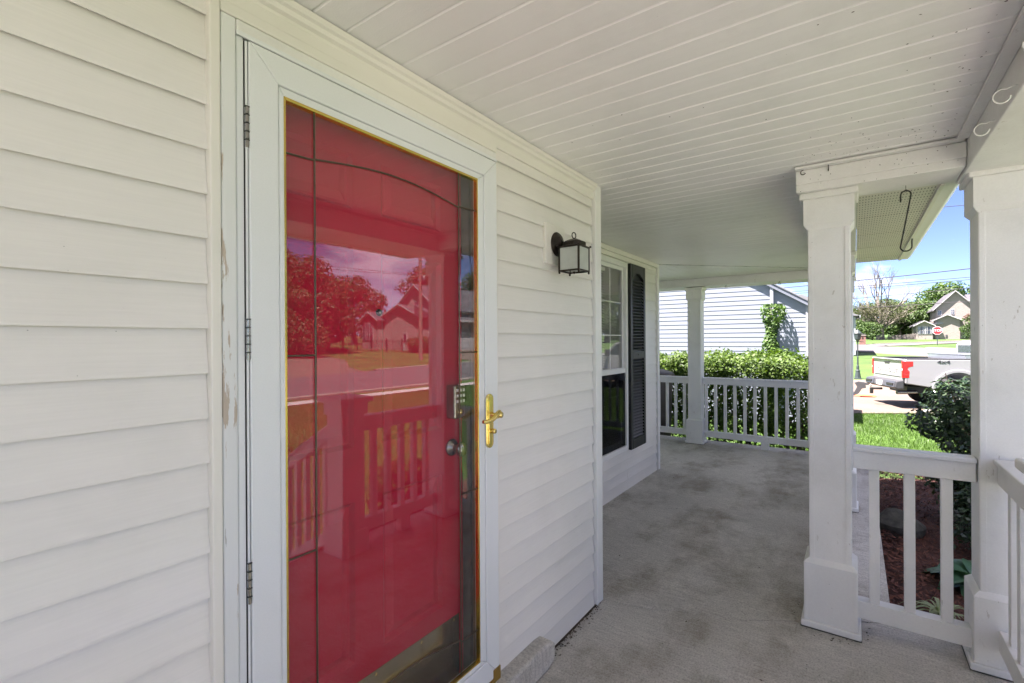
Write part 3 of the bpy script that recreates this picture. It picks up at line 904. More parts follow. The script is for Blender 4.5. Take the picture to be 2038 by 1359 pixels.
arch = [(VL + (VR - VL) * k / 16, 1.936 + 0.030 * math.sin(math.pi * k / 16)) for k in range(17)]
came(arch); came([(VR, 1.940), (GX1 - .004, 1.944)])
arch = [(VL + (VR - VL) * k / 16, 0.372 + 0.040 * math.sin(math.pi * k / 16)) for k in range(17)]
came(arch)
for z in (1.418, 0.903, 0.37):
    came([(GX0 + .004, z), (VL, z)]); came([(VR, z - .006), (GX1 - .004, z - .006)])
for zz in (1.957, 1.46, 0.89):     # piano-style hinges: knuckles on the leaf edge
    hg = B(0.5485, 0.5545, 1.1535, 1.168, zz - 0.05, zz + 0.05).build('hinge', 'storm', sd)
    for k in range(5):
        MB().tube([(0.5515, 1.152, zz - 0.048 + k * 0.0195), (0.5515, 1.152, zz - 0.0325 + k * 0.0195)], 0.0040, 10).build('knuckle', 'nickel', hg)
        B(0.5468, 0.5562, 1.1486, 1.1552, zz - 0.0322 + k * 0.0195, zz - 0.0300 + k * 0.0195).build('washer', 'black', hg)
B(0.5492, 0.5538, 1.1545, 1.168, 0.14, 2.158).build('hinge_rail', 'storm', sd)
B(0.5478, 0.5491, 1.157, 1.168, 0.14, 2.158).build('gap_seal', 'black', sd)
B(0.5541, 0.5556, 1.157, 1.168, 0.14, 2.158).build('gap_seal', 'black', sd)
B(0.556, 1.509, 1.146, 1.172, 0.1235, 0.1355).build('bottom_sweep', 'sweep', sd)
B(1.470, 1.511, 1.1455, 1.176, 0.1205, 0.170).build('sweep_end', 'sweep', sd)
# brass handle set
pts = []
hw, hh = 0.0205, 0.104
for k in range(13): pts.append((1.449 + hw * math.cos(math.pi * k / 12), 1.146 + hh - hw + hw * math.sin(math.pi * k / 12)))
for k in range(13): pts.append((1.449 + hw * math.cos(math.pi + math.pi * k / 12), 1.146 - hh + hw + hw * math.sin(math.pi + math.pi * k / 12)))
hp = MB().prism(pts, 'y', 1.1405, 1.1497).build('door_handle', 'brass', sd, bevel=0.003)
hp['label'] = 'polished brass lever handle and lock plate'
pts2 = [((px - 1.449) * .62 + 1.449, (pz - 1.146) * .93 + 1.146) for px, pz in pts]
MB().prism(pts2, 'y', 1.1375, 1.1404).build('raised_field', 'brass', hp, bevel=0.002)
MB().lathe([(0.0, 1.105), (0.010, 1.106), (0.0115, 1.115), (0.0095, 1.125), (0.013, 1.134), (0.013, 1.138)], 16, (1.452, 0, 1.168), 'y').build('spindle', 'brass', hp)
lv = []
for k in range(15):
    u = k / 14
    lv.append((1.462 - u * 0.098, 1.108 - 0.010 * math.sin(u * math.pi), 1.170 + 0.010 * math.cos(u * math.pi * 1.25) - 0.006 * u))
MB().tube(lv, [0.0105 - 0.0035 * (k / 14) for k in range(15)], 10).build('lever', 'brass', hp)
MB().lathe([(0.0, 0.0), (0.011, 0.002), (0.013, 0.012), (0.011, 0.022), (0, 0.024)], 14, (1.457, 1.090, 1.172), 'y').build('lever_boss', 'brass', hp)
MB().lathe([(0.0, 1.121), (0.0085, 1.121), (0.0098, 1.125), (0.0098, 1.139)], 16, (1.455, 0, 1.107), 'y').build('lock_cylinder', 'brass', hp)
B(1.4543, 1.4557, 1.1203, 1.1212, 1.102, 1.112).build('keyway', 'black', hp)

# red six-panel door behind the glass
rd = thing('front_door', (0.98, 1.265, 0.13), 'red six-panel front door seen through the storm door glass', 'door')
DX0, DX1, DZ0, DZ1 = 0.531, 1.424, 0.137, 2.153
DF, DB = 1.265, 1.305
SW = 0.115
mx = (DX0 + DX1) / 2
B(DX0, DX0 + SW, DF, DB, DZ0, DZ1).build('stile', 'red', rd)
B(DX1 - SW, DX1, DF, DB, DZ0, DZ1).build('stile', 'red', rd)
rows = [(0.455, 0.955), (1.125, 1.745), (1.865, 2.035)]
zs = [DZ0] + [q for r_ in rows for q in r_] + [DZ1]
for k in range(0, 8, 2):
    B(DX0 + SW, DX1 - SW, DF, DB, zs[k], zs[k + 1]).build('rail', 'red', rd)
for z0, z1 in rows:
    B(mx - 0.055, mx + 0.055, DF, DB, z0, z1).build('mullion', 'red', rd)
    for xa, xb in ((DX0 + SW, mx - 0.055), (mx + 0.055, DX1 - SW)):
        g1, g2 = 0.012, 0.045
        mb = MB()
        def rg(i, yv): return [(xa + i, yv, z0 + i), (xb - i, yv, z0 + i), (xb - i, yv, z1 - i), (xa + i, yv, z1 - i)]
        V = rg(0, DF + .0005) + rg(g1, DF + .012) + rg(g1 + .008, DF + .012) + rg(g2, DF + .003)
        F = []
        for s_ in range(3):
            for k in range(4):
                F.append((s_ * 4 + k, s_ * 4 + (k + 1) % 4, s_ * 4 + 4 + (k + 1) % 4, s_ * 4 + 4 + k))
        F.append((12, 13, 14, 15))
        mb.add(V, F)
        mb.build('panel', 'red', rd)
kp = B(0.56, 1.398, DF - 0.0025, DF - 0.0005, 0.15, 0.392).build('kick_plate', 'kick', rd)
for px in (0.60, 0.80, 1.00, 1.20, 1.37):
    MB().lathe([(0, -.002), (.004, -.0015), (.005, 0.0)], 10, (px, DF - .0025, 0.378), 'y').build('screw', 'brass', kp)
MB().lathe([(0, -.004), (.004, -.004), (.0045, -.007), (.0095, -.007), (.0115, -.004), (.012, -.0005)], 18, (1.02, DF, 1.548), 'y').build('peephole', 'bronze', rd)
MB().lathe([(0, -.0065), (.0042, -.0063)], 14, (1.02, DF, 1.548), 'y').build('peephole_lens', 'nickel', rd)
kb = MB().lathe([(0.033, -0.001), (0.033, -0.006), (0.026, -0.012), (0.013, -0.018), (0.012, -0.03), (0.020, -0.038), (0.027, -0.047), (0.0285, -0.056), (0.024, -0.063), (0.0, -0.065)], 24, (1.362, DF, 1.045), 'y')
kb.build('knob', 'nickel', rd)
lk = B(1.333, 1.398, DF - 0.045, DF - 0.0005, 1.160, 1.288).build('keypad_lock', 'nickel', rd, bevel=0.006)
for r_ in range(3):
    for c_ in range(3):
        B(1.342 + c_ * 0.018, 1.353 + c_ * 0.018, DF - 0.0475, DF - 0.0448, 1.262 - r_ * 0.021, 1.273 - r_ * 0.021).build('key_button', 'clear', lk, bevel=0.001)
MB().lathe([(0, -.052), (.010, -.052), (.012, -.046)], 16, (1.366, DF, 1.185), 'y').build('key_turn', 'brass', lk)

# ---- wall lantern
bk = MB().prism([(1.888, 1.812), (2.062, 1.812), (2.066, 1.818), (2.066, 1.998), (2.060, 2.004), (1.892, 2.004), (1.886, 1.998), (1.886, 1.818)], 'y', 1.1535, 1.181).build('mounting_block', 'trim', bevel=0.004)
tag(bk, 'cream vinyl mounting block on the siding behind the wall lantern', 'mounting block')
LX, LYc, LZ = 1.985, 1.062, 1.0
ln = thing('wall_lantern', (LX, 1.153, 1.90), 'dark bronze wall lantern with frosted panes beside the door', 'lantern')
MB().lathe([(0, -.030), (.014, -.029), (.019, -.024), (.034, -.020), (.040, -.013), (.052, -.010), (.058, -.003), (.058, 0.0)], 28, (LX, 1.1525, 1.912), 'y').build('back_plate', 'bronze', ln)
MB().tube([(LX, 1.130, 1.912), (LX, 1.115, 1.910), (LX, 1.100, 1.904), (LX, 1.085, 1.898)], [.012, .011, .010, .012], 10).build('arm', 'bronze', ln)
hw = 0.050; zb, zt = 1.775, 1.884
rf_ = MB()
def sq(w, z): return [(LX - w, LYc - w, z), (LX + w, LYc - w, z), (LX + w, LYc + w, z), (LX - w, LYc + w, z)]
def octo(w, z, c=0.4):
    k = w * c
    return [(LX - w, LYc - k, z), (LX - k, LYc - w, z), (LX + k, LYc - w, z), (LX + w, LYc - k, z), (LX + w, LYc + k, z), (LX + k, LYc + w, z), (LX - k, LYc + w, z), (LX - w, LYc + k, z)]
rings = [octo(.058, 1.882, .82), octo(.060, 1.888, .80), octo(.049, 1.893, .5), octo(.049, 1.908, .5), octo(.044, 1.913, .5), octo(.020, 1.924, .5), octo(.010, 1.927, .5)]
V = [p for r_ in rings for p in r_]
F = [(i * 8 + k, i * 8 + (k + 1) % 8, i * 8 + 8 + (k + 1) % 8, i * 8 + 8 + k) for i in range(6) for k in range(8)] + [tuple(range(8))[::-1], tuple(range(48, 56))]
rf_.add(V, F).build('roof', 'bronze', ln)
rg_ = [(LX + .012 * math.cos(a_ * math.pi / 8), LYc - .012 * math.cos(a_ * math.pi / 8) * .3, 1.943 + .014 * math.sin(a_ * math.pi / 8)) for a_ in range(17)]
MB().tube(rg_, 0.0026, 6, caps=False).build('ring', 'bronze', ln)
B(LX - .004, LX + .004, LYc - .004, LYc + .004, 1.925, 1.931).build('ring_stem', 'bronze', ln)
for sx in (-1, 1):
    for sy in (-1, 1):
        px, py = LX + sx * hw, LYc + sy * hw
        p_ = B(px - .0042, px + .0042, py - .0042, py + .0042, zb - .004, zt).build('corner_post', 'bronze', ln, bevel=0.001)
        MB().lathe([(0, -.010), (.004, -.008), (.0055, -.004), (.004, 0)], 10, (px, py, zb - .003)).build('foot', 'bronze', p_)
        MB().lathe([(.003, 0), (.0055, .004), (.004, .008), (0, .010)], 10, (px + sx * .006, py + sy * .006, zt + .003)).build('finial', 'bronze', p_)
for sy in (-1, 1):
    B(LX - hw, LX + hw, LYc + sy * hw - .003, LYc + sy * hw + .003, zb - .002, zb + .005).build('bottom_bar', 'bronze', ln)
    B(LX - hw + .005, LX + hw - .005, LYc + sy * hw - .0015, LYc + sy * hw + .0015, zb + .0055, zt - .001).build('pane', 'frost', ln)
for sx in (-1, 1):
    B(LX + sx * hw - .003, LX + sx * hw + .003, LYc - hw + .004, LYc + hw - .004, zb - .002, zb + .005).build('bottom_bar', 'bronze', ln)
    B(LX + sx * hw - .0015, LX + sx * hw + .0015, LYc - hw + .005, LYc + hw - .005, zb + .0055, zt - .001).build('pane', 'frost', ln)
MB().lathe([(0, -.012), (.005, -.010), (.007, -.004), (.004, 0)], 10, (LX, LYc, zb)).build('drip_finial', 'bronze', ln)

# ---- window in the recessed wall
wn = thing('window', (3.86, WW, 0.39), 'white double-hung window with grids beside the black shutter', 'window')
X0, X1, Z0, Z1 = 3.288, 4.447, 0.388, 2.203
mitred(wn, X0, X1, Z0, Z1, .045, .045, .05, .045, WW - 0.028, WW + 0.05, 'frame', 'corner', 0.003)
ZM = 1.150
for nm, z0, z1, yy, gm in (('upper_sash', ZM, Z1 - .045, WW + .002, 'wglass'), ('lower_sash', Z0 + .05, ZM + .02, WW + .022, 'wglass')):
    s_ = B(X0 + .046, X0 + .076, yy, yy + .018, z0, z1).build(nm, 'corner', wn)
    B(X1 - .076, X1 - .046, yy, yy + .018, z0, z1).build('sash_stile', 'corner', s_)
    B(X0 + .077, X1 - .077, yy, yy + .018, z0, z0 + .04).build('sash_rail', 'corner', s_)
    B(X0 + .077, X1 - .077, yy, yy + .018, z1 - .032, z1).build('sash_rail', 'corner', s_)
    B(X0 + .076, X1 - .076, yy + .007, yy + .011, z0 + .039, z1 - .031).build('pane', gm, s_)
    for k in (1, 2, 3):
        xm = X0 + .076 + (X1 - X0 - .152) * k / 4
        B(xm - .0055, xm + .0055, yy + .0115, yy + .016, z0 + .041, z1 - .033).build('muntin', 'corner', s_)
    for k in (1, 2):
        zm_ = z0 + .04 + (z1 - z0 - .072) * k / 3
        B(X0 + .078, X1 - .078, yy + .0117, yy + .0158, zm_ - .0055, zm_ + .0055).build('muntin', 'corner', s_)
B(X0 + .047, X1 - .047, WW - .012, WW - .0105, Z0 + .052, ZM - .008).build('insect_screen', 'screen', wn)
B(X0 + .046, X1 - .046, WW - .018, WW + .001, ZM - .008, ZM + .036).build('meeting_rail', 'corner', wn, bevel=0.003)
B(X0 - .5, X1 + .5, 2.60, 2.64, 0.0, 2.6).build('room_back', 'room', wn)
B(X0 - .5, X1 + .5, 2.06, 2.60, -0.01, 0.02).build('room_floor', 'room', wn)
bl = thing('window_blind', (3.7, WW + .12, 2.15), 'white slatted blind hanging inside the window', 'blind')
B(X0 + .06, 4.14, WW + .07, WW + .11, 2.10, 2.14).build('head_rail', 'blind', bl)
sl = None
for k in range(66):
    z = 2.09 - k * 0.0245
    if sl is None:
        sl = MB().hexa([(X0 + .07, WW + .075, -.009), (4.13, WW + .075, -.009), (4.13, WW + .105, .009), (X0 + .07, WW + .105, .009)],
                       [(X0 + .07, WW + .075, -.0078), (4.13, WW + .075, -.0078), (4.13, WW + .105, .0102), (X0 + .07, WW + .105, .0102)]).mesh('slat', (3.7, WW + .12, 0))
        sl.materials.append(M['blind'])
    ob = bpy.data.objects.new('slat', sl); COL.objects.link(ob); ob.parent = bl
    ob.location = (0, 0, z - 2.15)
# ---- shutter
def make_shutter(x0, label):
    t = thing('window_shutter', (x0, WW, 0.385), label, 'shutter')
    x1 = x0 + 0.405; z0, z1 = 0.385, 2.205; ya, yb = WW - .050, WW - .017
    B(x0, x0 + .052, ya, yb, z0, z1).build('stile', 'shutter', t, bevel=0.004)
    B(x1 - .052, x1, ya, yb, z0, z1).build('stile', 'shutter', t, bevel=0.004)
    B(x0 + .0525, x1 - .0525, ya, yb, z0, z0 + .095).build('rail', 'shutter', t, bevel=0.003)
    B(x0 + .0525, x1 - .0525, ya, yb, 1.275, 1.345).build('rail', 'shutter', t, bevel=0.003)
    P = [(x0 + .0525, z1), (x0 + .0525, z1 - .135)]
    for k in range(9):
        u = k / 8
        P.append((x0 + .07 + (0.265) * u, z1 - .125 + .045 * math.sin(math.pi * u)))
    P += [(x1 - .0525, z1 - .135), (x1 - .0525, z1)]
    MB().prism(P, 'y', ya, yb).build('top_rail', 'shutter', t, bevel=0.002)
    B(x0 + .05, x1 - .05, yb - .004, yb, z0 + .09, z1 - .08).build('backing', 'shutter', t)
    B(x0 + .19, x0 + .205, ya - .003, ya + .002, 1.303, 1.318).build('screw_cap', 'black', t)
    for zz0, n_ in ((z0 + .115, 27), (1.365, 23)):
        for k in range(n_):
            z = zz0 + k * 0.0312
            MB().hexa([(x0 + .053, ya + .004, z - .012), (x1 - .053, ya + .004, z - .012), (x1 - .053, yb - .005, z + .012), (x0 + .053, yb - .005, z + .012)],
                      [(x0 + .053, ya + .004, z - .006), (x1 - .053, ya + .004, z - .006), (x1 - .053, yb - .005, z + .018), (x0 + .053, yb - .005, z + .018)]).build('slat', 'shutter', t)
    return t
sh = make_shutter(4.462, 'black louvred shutter on the right of the window')
copy_tree(sh, (2.872, WW, 0.385), label='black louvred shutter on the hidden left of the window')

# ---- hooks
def hook(loc, label, mat, r=0.011, wire=0.0022, side='y', stem=0.03, g='small screw hooks under the beams'):
    x, y, z = loc
    pts = [(0, z), (0, z - stem * .4)]
    for k in range(11):
        a_ = math.pi * (0.5 - 1.35 * k / 10)
        pts.append((r * math.cos(a_), z - stem * .4 - r + r * math.sin(a_)))
    P = [(x, y + s_, zz) if side == 'y' else (x + s_, y, zz) for s_, zz in pts]
    o = MB().tube(P, wire, 6).build('screw_hook', mat, o=loc)
    return tag(o, label, 'hook', g)
hook((2.780, 0.205, 2.305), 'small rusty hook on the beam just above the nearest post', 'bronze')
hook((2.770, 0.10, 2.300), 'small bent rusty hook halfway along the short beam top', 'bronze', side='x')
for i, hx in enumerate((1.70, 2.02, 2.30)):     # white cup hooks screwed into the face of the front beam
    yz = [(-.3945, 2.200), (-.386, 2.200), (-.376, 2.197)]
    yz += [(-.362 + .020 * math.cos(R(a_)), 2.178 + .020 * math.sin(R(a_))) for a_ in range(120, -200, -25)][::-1][::-1]
    lab = ['white cup hook on the front beam, farthest left in the door reflection', 'white cup hook on the upper right beam, nearest the frame edge',
           'white cup hook on the upper right beam, second from the right edge', 'white cup hook on the front beam close to the right post'][i]
    tag(MB().tube([(hx + .012 * k / len(yz), y_, z_) for k, (y_, z_) in enumerate(yz)], .0021, 8).build('cup_hook', 'corner', o=(hx, -.394, 2.2)), lab, 'hook', 'white cup hooks on the front beam')
hook((7.0, 1.42, BZ + 0.012), 'small dark hook under the far beam left of the downpipe', 'black', 0.015, 0.003)
hook((7.0, 0.78, BZ + 0.012), 'small dark hook under the far beam right of centre', 'black', 0.015, 0.003)
hook((3.80, WW - .03, 2.235), 'thin wire hook at the top of the window by the corner board', 'black', 0.028, 0.003, 'x', 0.03)
# large S hook
hx, hy = 2.98, -0.203
top, bot = 2.158, 1.884
pts = [(0.020, top - 0.045), (0.0195, top - 0.02)]
r_ = 0.0195
pts += [(r_ * math.cos(math.pi * k / 10), top - 0.012 + r_ * math.sin(math.pi * k / 10)) for k in range(11)]
pts += [(-r_ + (2 * r_) * u, top - 0.012 + (bot + 0.02 - top + 0.012) * u) for u in (0.25, 0.5, 0.75)]
pts = pts[:]
r2 = 0.0215
pts += [(r2 * math.cos(-math.pi * k / 10), bot + 0.012 + r2 * math.sin(-math.pi * k / 10)) for k in range(11)]
pts += [(-r2, bot + 0.035), (-r2 - .001, bot + 0.048)]
o = MB().tube([(hx, hy + s_, z) for s_, z in pts], 0.0034, 8).build('plant_hook', 'black', o=(hx, hy, top))
tag(o, 'long black S-shaped plant hook hanging under the short beam', 'hook')
o = MB().tube([(hx, hy, BZ + .004), (hx, hy, BZ - .020)], 0.0016, 6)
lp = [(hx, hy + .006 * math.sin(k * math.pi / 6), BZ - .0255 + .006 * math.cos(k * math.pi / 6)) for k in range(13)]
o.tube(lp, 0.0016, 6, caps=False)
tag(o.build('screw_eye', 'nickel', o=(hx, hy, BZ)), 'thin screw eye holding up the black S hook', 'hook')
# ================================================================== GROUND
def axis_vals(lo, hi, fine_lo, fine_hi, step, growth=1.16):
    v = list(np.arange(fine_lo, fine_hi + step / 2, step))
    s, p = step, fine_hi
    while p < hi:
        s *= growth; p += s; v.append(p)
    s, p = step, fine_lo
    while p > lo:
        s *= growth; p -= s; v.insert(0, p)
    return v
gx = axis_vals(-300, 420, -20, 100, 1.5)
gy = axis_vals(-420, 300, -60, 12, 1.5)
gv = [(a, b, ground_z(a, b)) for b in gy for a in gx]
nx = len(gx)
gf = [(j * nx + i, j * nx + i + 1, (j + 1) * nx + i + 1, (j + 1) * nx + i) for j in range(len(gy) - 1) for i in range(nx - 1)]
me = bpy.data.meshes.new('lawn'); me.from_pydata(gv, [], gf); me.polygons.foreach_set('use_smooth', [True] * len(gf)); me.update()
tag(link('lawn', me, 'lawn'), kind='structure')

def ribbon(name, center, half, dz, mat, step=0.8, kind='structure', edge=True):
    # strip that follows the terrain along a centre line
    pts = [Vector((a, b, 0)) for a, b in center]
    P = []
    for i in range(len(pts) - 1):
        p0 = pts[max(i - 1, 0)]; p1 = pts[i]; p2 = pts[i + 1]; p3 = pts[min(i + 2, len(pts) - 1)]
        n = max(2, int((p2 - p1).length / step))
        for k in range(n):
            t = k / n
            P.append(0.5 * ((2 * p1) + (p2 - p0) * t + (2 * p0 - 5 * p1 + 4 * p2 - p3) * t * t + (3 * p1 - p0 - 3 * p2 + p3) * t ** 3))
    P.append(pts[-1])
    m = 7
    V, F = [], []
    for i, p in enumerate(P):
        d = (P[min(i + 1, len(P) - 1)] - P[max(i - 1, 0)]).normalized()
        nn = Vector((-d.y, d.x, 0))
        for k in range(m):
            q = p + nn * half * (2 * k / (m - 1) - 1)
            V.append((q.x, q.y, ground_z(q.x, q.y) + dz))
        if edge:
            pass
    for i in range(len(P) - 1):
        for k in range(m - 1):
            F.append((i * m + k, (i + 1) * m + k, (i + 1) * m + k + 1, i * m + k + 1))
    me = bpy.data.meshes.new(name); me.from_pydata(V, [], F); me.update()
    o = link(name, me, mat)
    tag(o, kind=kind)
    # kerb strips either side
    return o, P
def kerb_along(P, off, w, h0, h1, name='kerb', stop=None):
    mb = MB()
    prev = None
    for i, p in enumerate(P):
        d = (P[min(i + 1, len(P) - 1)] - P[max(i - 1, 0)]).normalized()
        nn = Vector((-d.y, d.x, 0))
        a_ = p + nn * off; b = p + nn * (off + w)
        za, zb = ground_z(a_.x, a_.y), ground_z(b.x, b.y)
        ring = [(a_.x, a_.y, za + h0), (a_.x, a_.y, za + h1), (b.x, b.y, zb + h1), (b.x, b.y, zb + h0)]
        if stop and stop(p):
            prev = None; continue
        if prev is not None:
            o_ = len(mb.v)
            mb.v += prev + ring
            for q in ((0, 4, 5, 1), (1, 5, 6, 2), (2, 6, 7, 3)):
                mb.f.append(tuple(o_ + x_ for x_ in q)); mb.sm.append(False)
        prev = ring
    return tag(mb.build(name, 'kerb'), kind='structure')
main = [(-90, -18.1), (-20, -18.1), (5, -18.1), (22, -18.0), (33, -15.8), (42, -10.6), (49.5, -5.0), (55, 0.2), (58.5, 8), (60, 22), (60, 70)]
o, P = ribbon('road', main, 3.75, 0.035, 'road')
kerb_along(P, 3.75, 0.42, 0.0, 0.075, stop=lambda p: 24 < p.x < 33)
kerb_along(P, -4.17, 0.42, 0.0, 0.075, stop=lambda p: (p.x > 53) or (13.5 < p.x < 19) or (29 < p.x < 35))
br_ = [(57.5, 3.0), (61.5, -2.6), (66.5, -6.3), (72, -9.9), (90, -20), (140, -45)]
o2, P2 = ribbon('road', br_, 1.9, 0.039, 'road')
kerb_along(P2[6:], -2.3, 0.42, 0.0, 0.08)
kerb_along(P2, 1.9, 0.42, 0.0, 0.08, stop=lambda p: p.x < 62)
wk, _ = ribbon('sidewalk', [(-60, -12.9), (5, -12.9), (20, -12.6), (30, -11)], 0.42, 0.03, 'walk')
def sheet(name, poly_a, poly_b, dz, mat, n=24, m=14):
    # terrain-following patch between two edge polylines
    def samp(pl, t):
        L = [0]
        for i in range(len(pl) - 1): L.append(L[-1] + math.dist(pl[i], pl[i + 1]))
        s_ = t * L[-1]
        for i in range(len(pl) - 1):
            if s_ <= L[i + 1] + 1e-9:
                u = (s_ - L[i]) / max(1e-9, L[i + 1] - L[i])
                return (pl[i][0] + (pl[i + 1][0] - pl[i][0]) * u, pl[i][1] + (pl[i + 1][1] - pl[i][1]) * u)
        return pl[-1]
    V, F = [], []
    for i in range(n + 1):
        a_, b = samp(poly_a, i / n), samp(poly_b, i / n)
        for k in range(m + 1):
            x_, y_ = a_[0] + (b[0] - a_[0]) * k / m, a_[1] + (b[1] - a_[1]) * k / m
            V.append((x_, y_, ground_z(x_, y_) + dz))
    for i in range(n):
        for k in range(m):
            F.append((i * (m + 1) + k, (i + 1) * (m + 1) + k, (i + 1) * (m + 1) + k + 1, i * (m + 1) + k + 1))
    me = bpy.data.meshes.new(name); me.from_pydata(V, [], F); me.update()
    return tag(link(name, me, mat), kind='structure')
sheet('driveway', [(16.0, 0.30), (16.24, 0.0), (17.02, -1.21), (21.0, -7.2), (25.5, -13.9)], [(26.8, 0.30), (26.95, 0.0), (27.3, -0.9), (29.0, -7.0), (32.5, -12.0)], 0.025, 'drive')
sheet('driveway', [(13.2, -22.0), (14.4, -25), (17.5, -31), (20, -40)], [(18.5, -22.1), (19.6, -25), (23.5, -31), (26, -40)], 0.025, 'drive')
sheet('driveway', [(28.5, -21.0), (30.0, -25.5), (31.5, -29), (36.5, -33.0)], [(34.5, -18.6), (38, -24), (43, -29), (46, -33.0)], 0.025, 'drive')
sheet('walkway', [(0.55, -1.5), (0.55, -12.4)], [(1.95, -1.5), (1.95, -12.4)], 0.022, 'walk', m=3)
sheet('driveway', [(-9.5, 1.5), (-9.5, -14.2)], [(-3.6, 1.5), (-3.6, -14.2)], 0.022, 'walk', m=6)  # made-up driveway out of view, added to bounce sunlight into the porch
sheet('walkway', [(-3.6, -1.35), (-3.6, -2.6)], [(0.54, -1.35), (0.54, -2.6)], 0.022, 'walk', n=3, m=4)  # unseen path put in with the invented drive, a further light reflector

# mulch bed in front of the side railing, and one beyond the steps
def bed(name, poly, z0, slope):
    n = len(poly)
    cx = sum(p[0] for p in poly) / n; cy = sum(p[1] for p in poly) / n
    V = [(cx, cy, z0 + 0.03)] + [(a_ + (cx - a_) * .25, b + (cy - b) * .25, z0) for a_, b in poly] + [(a_, b, -0.625) for a_, b in poly]
    F = [(0, 1 + i, 1 + (i + 1) % n) for i in range(n)] + [(1 + i, 1 + n + i, 1 + n + (i + 1) % n, 1 + (i + 1) % n) for i in range(n)]
    me = bpy.data.meshes.new(name); me.from_pydata(V, [], F); me.update()
    return tag(link(name, me, 'mulch'), kind='structure')
poly = [(3.08, -0.12), (5.5, -0.12), (7.6, -0.10), (9.0, -0.25), (9.35, -0.9), (8.9, -1.9), (7.0, -2.4), (4.5, -2.3), (3.0, -2.2), (2.2, -1.9), (2.15, -0.72), (3.08, -0.72)]
bed('mulch_bed', poly, -0.44, 0)
def inside(px, py, pl):
    c = False
    for i in range(len(pl)):
        (x1, y1), (x2, y2) = pl[i], pl[i - 1]
        if (y1 > py) != (y2 > py) and px < (x2 - x1) * (py - y1) / (y2 - y1) + x1: c = not c
    return c
cp = []
while len(cp) < 21000:
    a_, b = RNG.uniform(2.0, 9.4), RNG.uniform(-2.4, -0.1)
    if inside(a_, b, poly):
        e = min(abs(b + 2.3), 9.3 - a_, 0.6) / 0.6
        cp.append((a_, b, -0.60 + 0.17 * max(0.1, e) + RNG.uniform(-0.008, 0.022)))
V = leaves(np.array(cp), 0.052, nrm=np.array([[0, 0, 1.0]]), jitter=0.55, aspect=0.30)
me = fast_mesh('mulch_chips', V, len(cp), 4)
tag(link('mulch_chips', me, 'chip'), 'shredded red-brown bark mulch on the bed outside the railing', 'mulch', kind='stuff')

# grass blades where the lawn is close enough to show them
def blades(name, n, x0, x1, y0, y1, h, w, keep, label):
    x_ = RNG.uniform(x0, x1, n * 2); y_ = RNG.uniform(y0, y1, n * 2)
    k = keep(x_, y_)
    x_, y_ = x_[k][:n], y_[k][:n]
    n = len(x_)
    r_ = np.hypot(x_, y_)
    z_ = -0.61 + 0.037 * np.clip(r_ - 22, 0, 40) + 0.02 * np.clip(r_ - 62, 0, 160) - 0.005
    a_ = RNG.uniform(0, 2 * np.pi, n); hh = h * RNG.uniform(0.5, 1.3, n); lean = RNG.uniform(0.1, 0.75, n) * hh
    b = a_ + RNG.uniform(-1, 1, n)
    V = np.empty((n, 3, 3))
    V[:, 0] = np.stack([x_ - np.sin(a_) * w / 2, y_ + np.cos(a_) * w / 2, z_], 1)
    V[:, 1] = np.stack([x_ + np.sin(a_) * w / 2, y_ - np.cos(a_) * w / 2, z_], 1)
    V[:, 2] = np.stack([x_ + np.cos(b) * lean, y_ + np.sin(b) * lean, z_ + hh], 1)
    me = fast_mesh(name, V.reshape(-1, 3), n, 3)
    return tag(link(name, me, 'blade'), label, 'grass', kind='stuff')
def k1(x_, y_):
    edge = np.where(y_ > -1.2, 16.24 - y_ * 0.65, 17.02 - (y_ + 1.21) * 0.66)
    bedm = (x_ < 9.3) & (y_ < -0.05) & (y_ > -2.35)
    return (x_ < edge - 0.05) & ~bedm & ~((x_ < 7.35))
blades('lawn_grass', 90000, 7.35, 19.0, -6.0, 1.2, 0.075, 0.010, k1, 'bright short lawn between the mulch bed and the driveway')
def k2(x_, y_):
    return (y_ > -12.4) & ~((x_ > 0.8) & (x_ < 2.05)) & ~((x_ > 2.1) & (y_ > -2.3))
blades('lawn_grass', 90000, 2.0, 17.0, -12.4, -1.9, 0.075, 0.013, k2, 'front lawn mirrored in the storm door glass')
blades('lawn_grass', 26000, 7.4, 13.3, 0.0, 5.5, 0.08, 0.012, lambda x_, y_: x_ > 7.35, 'grass strip behind the hedge seen through its stems')

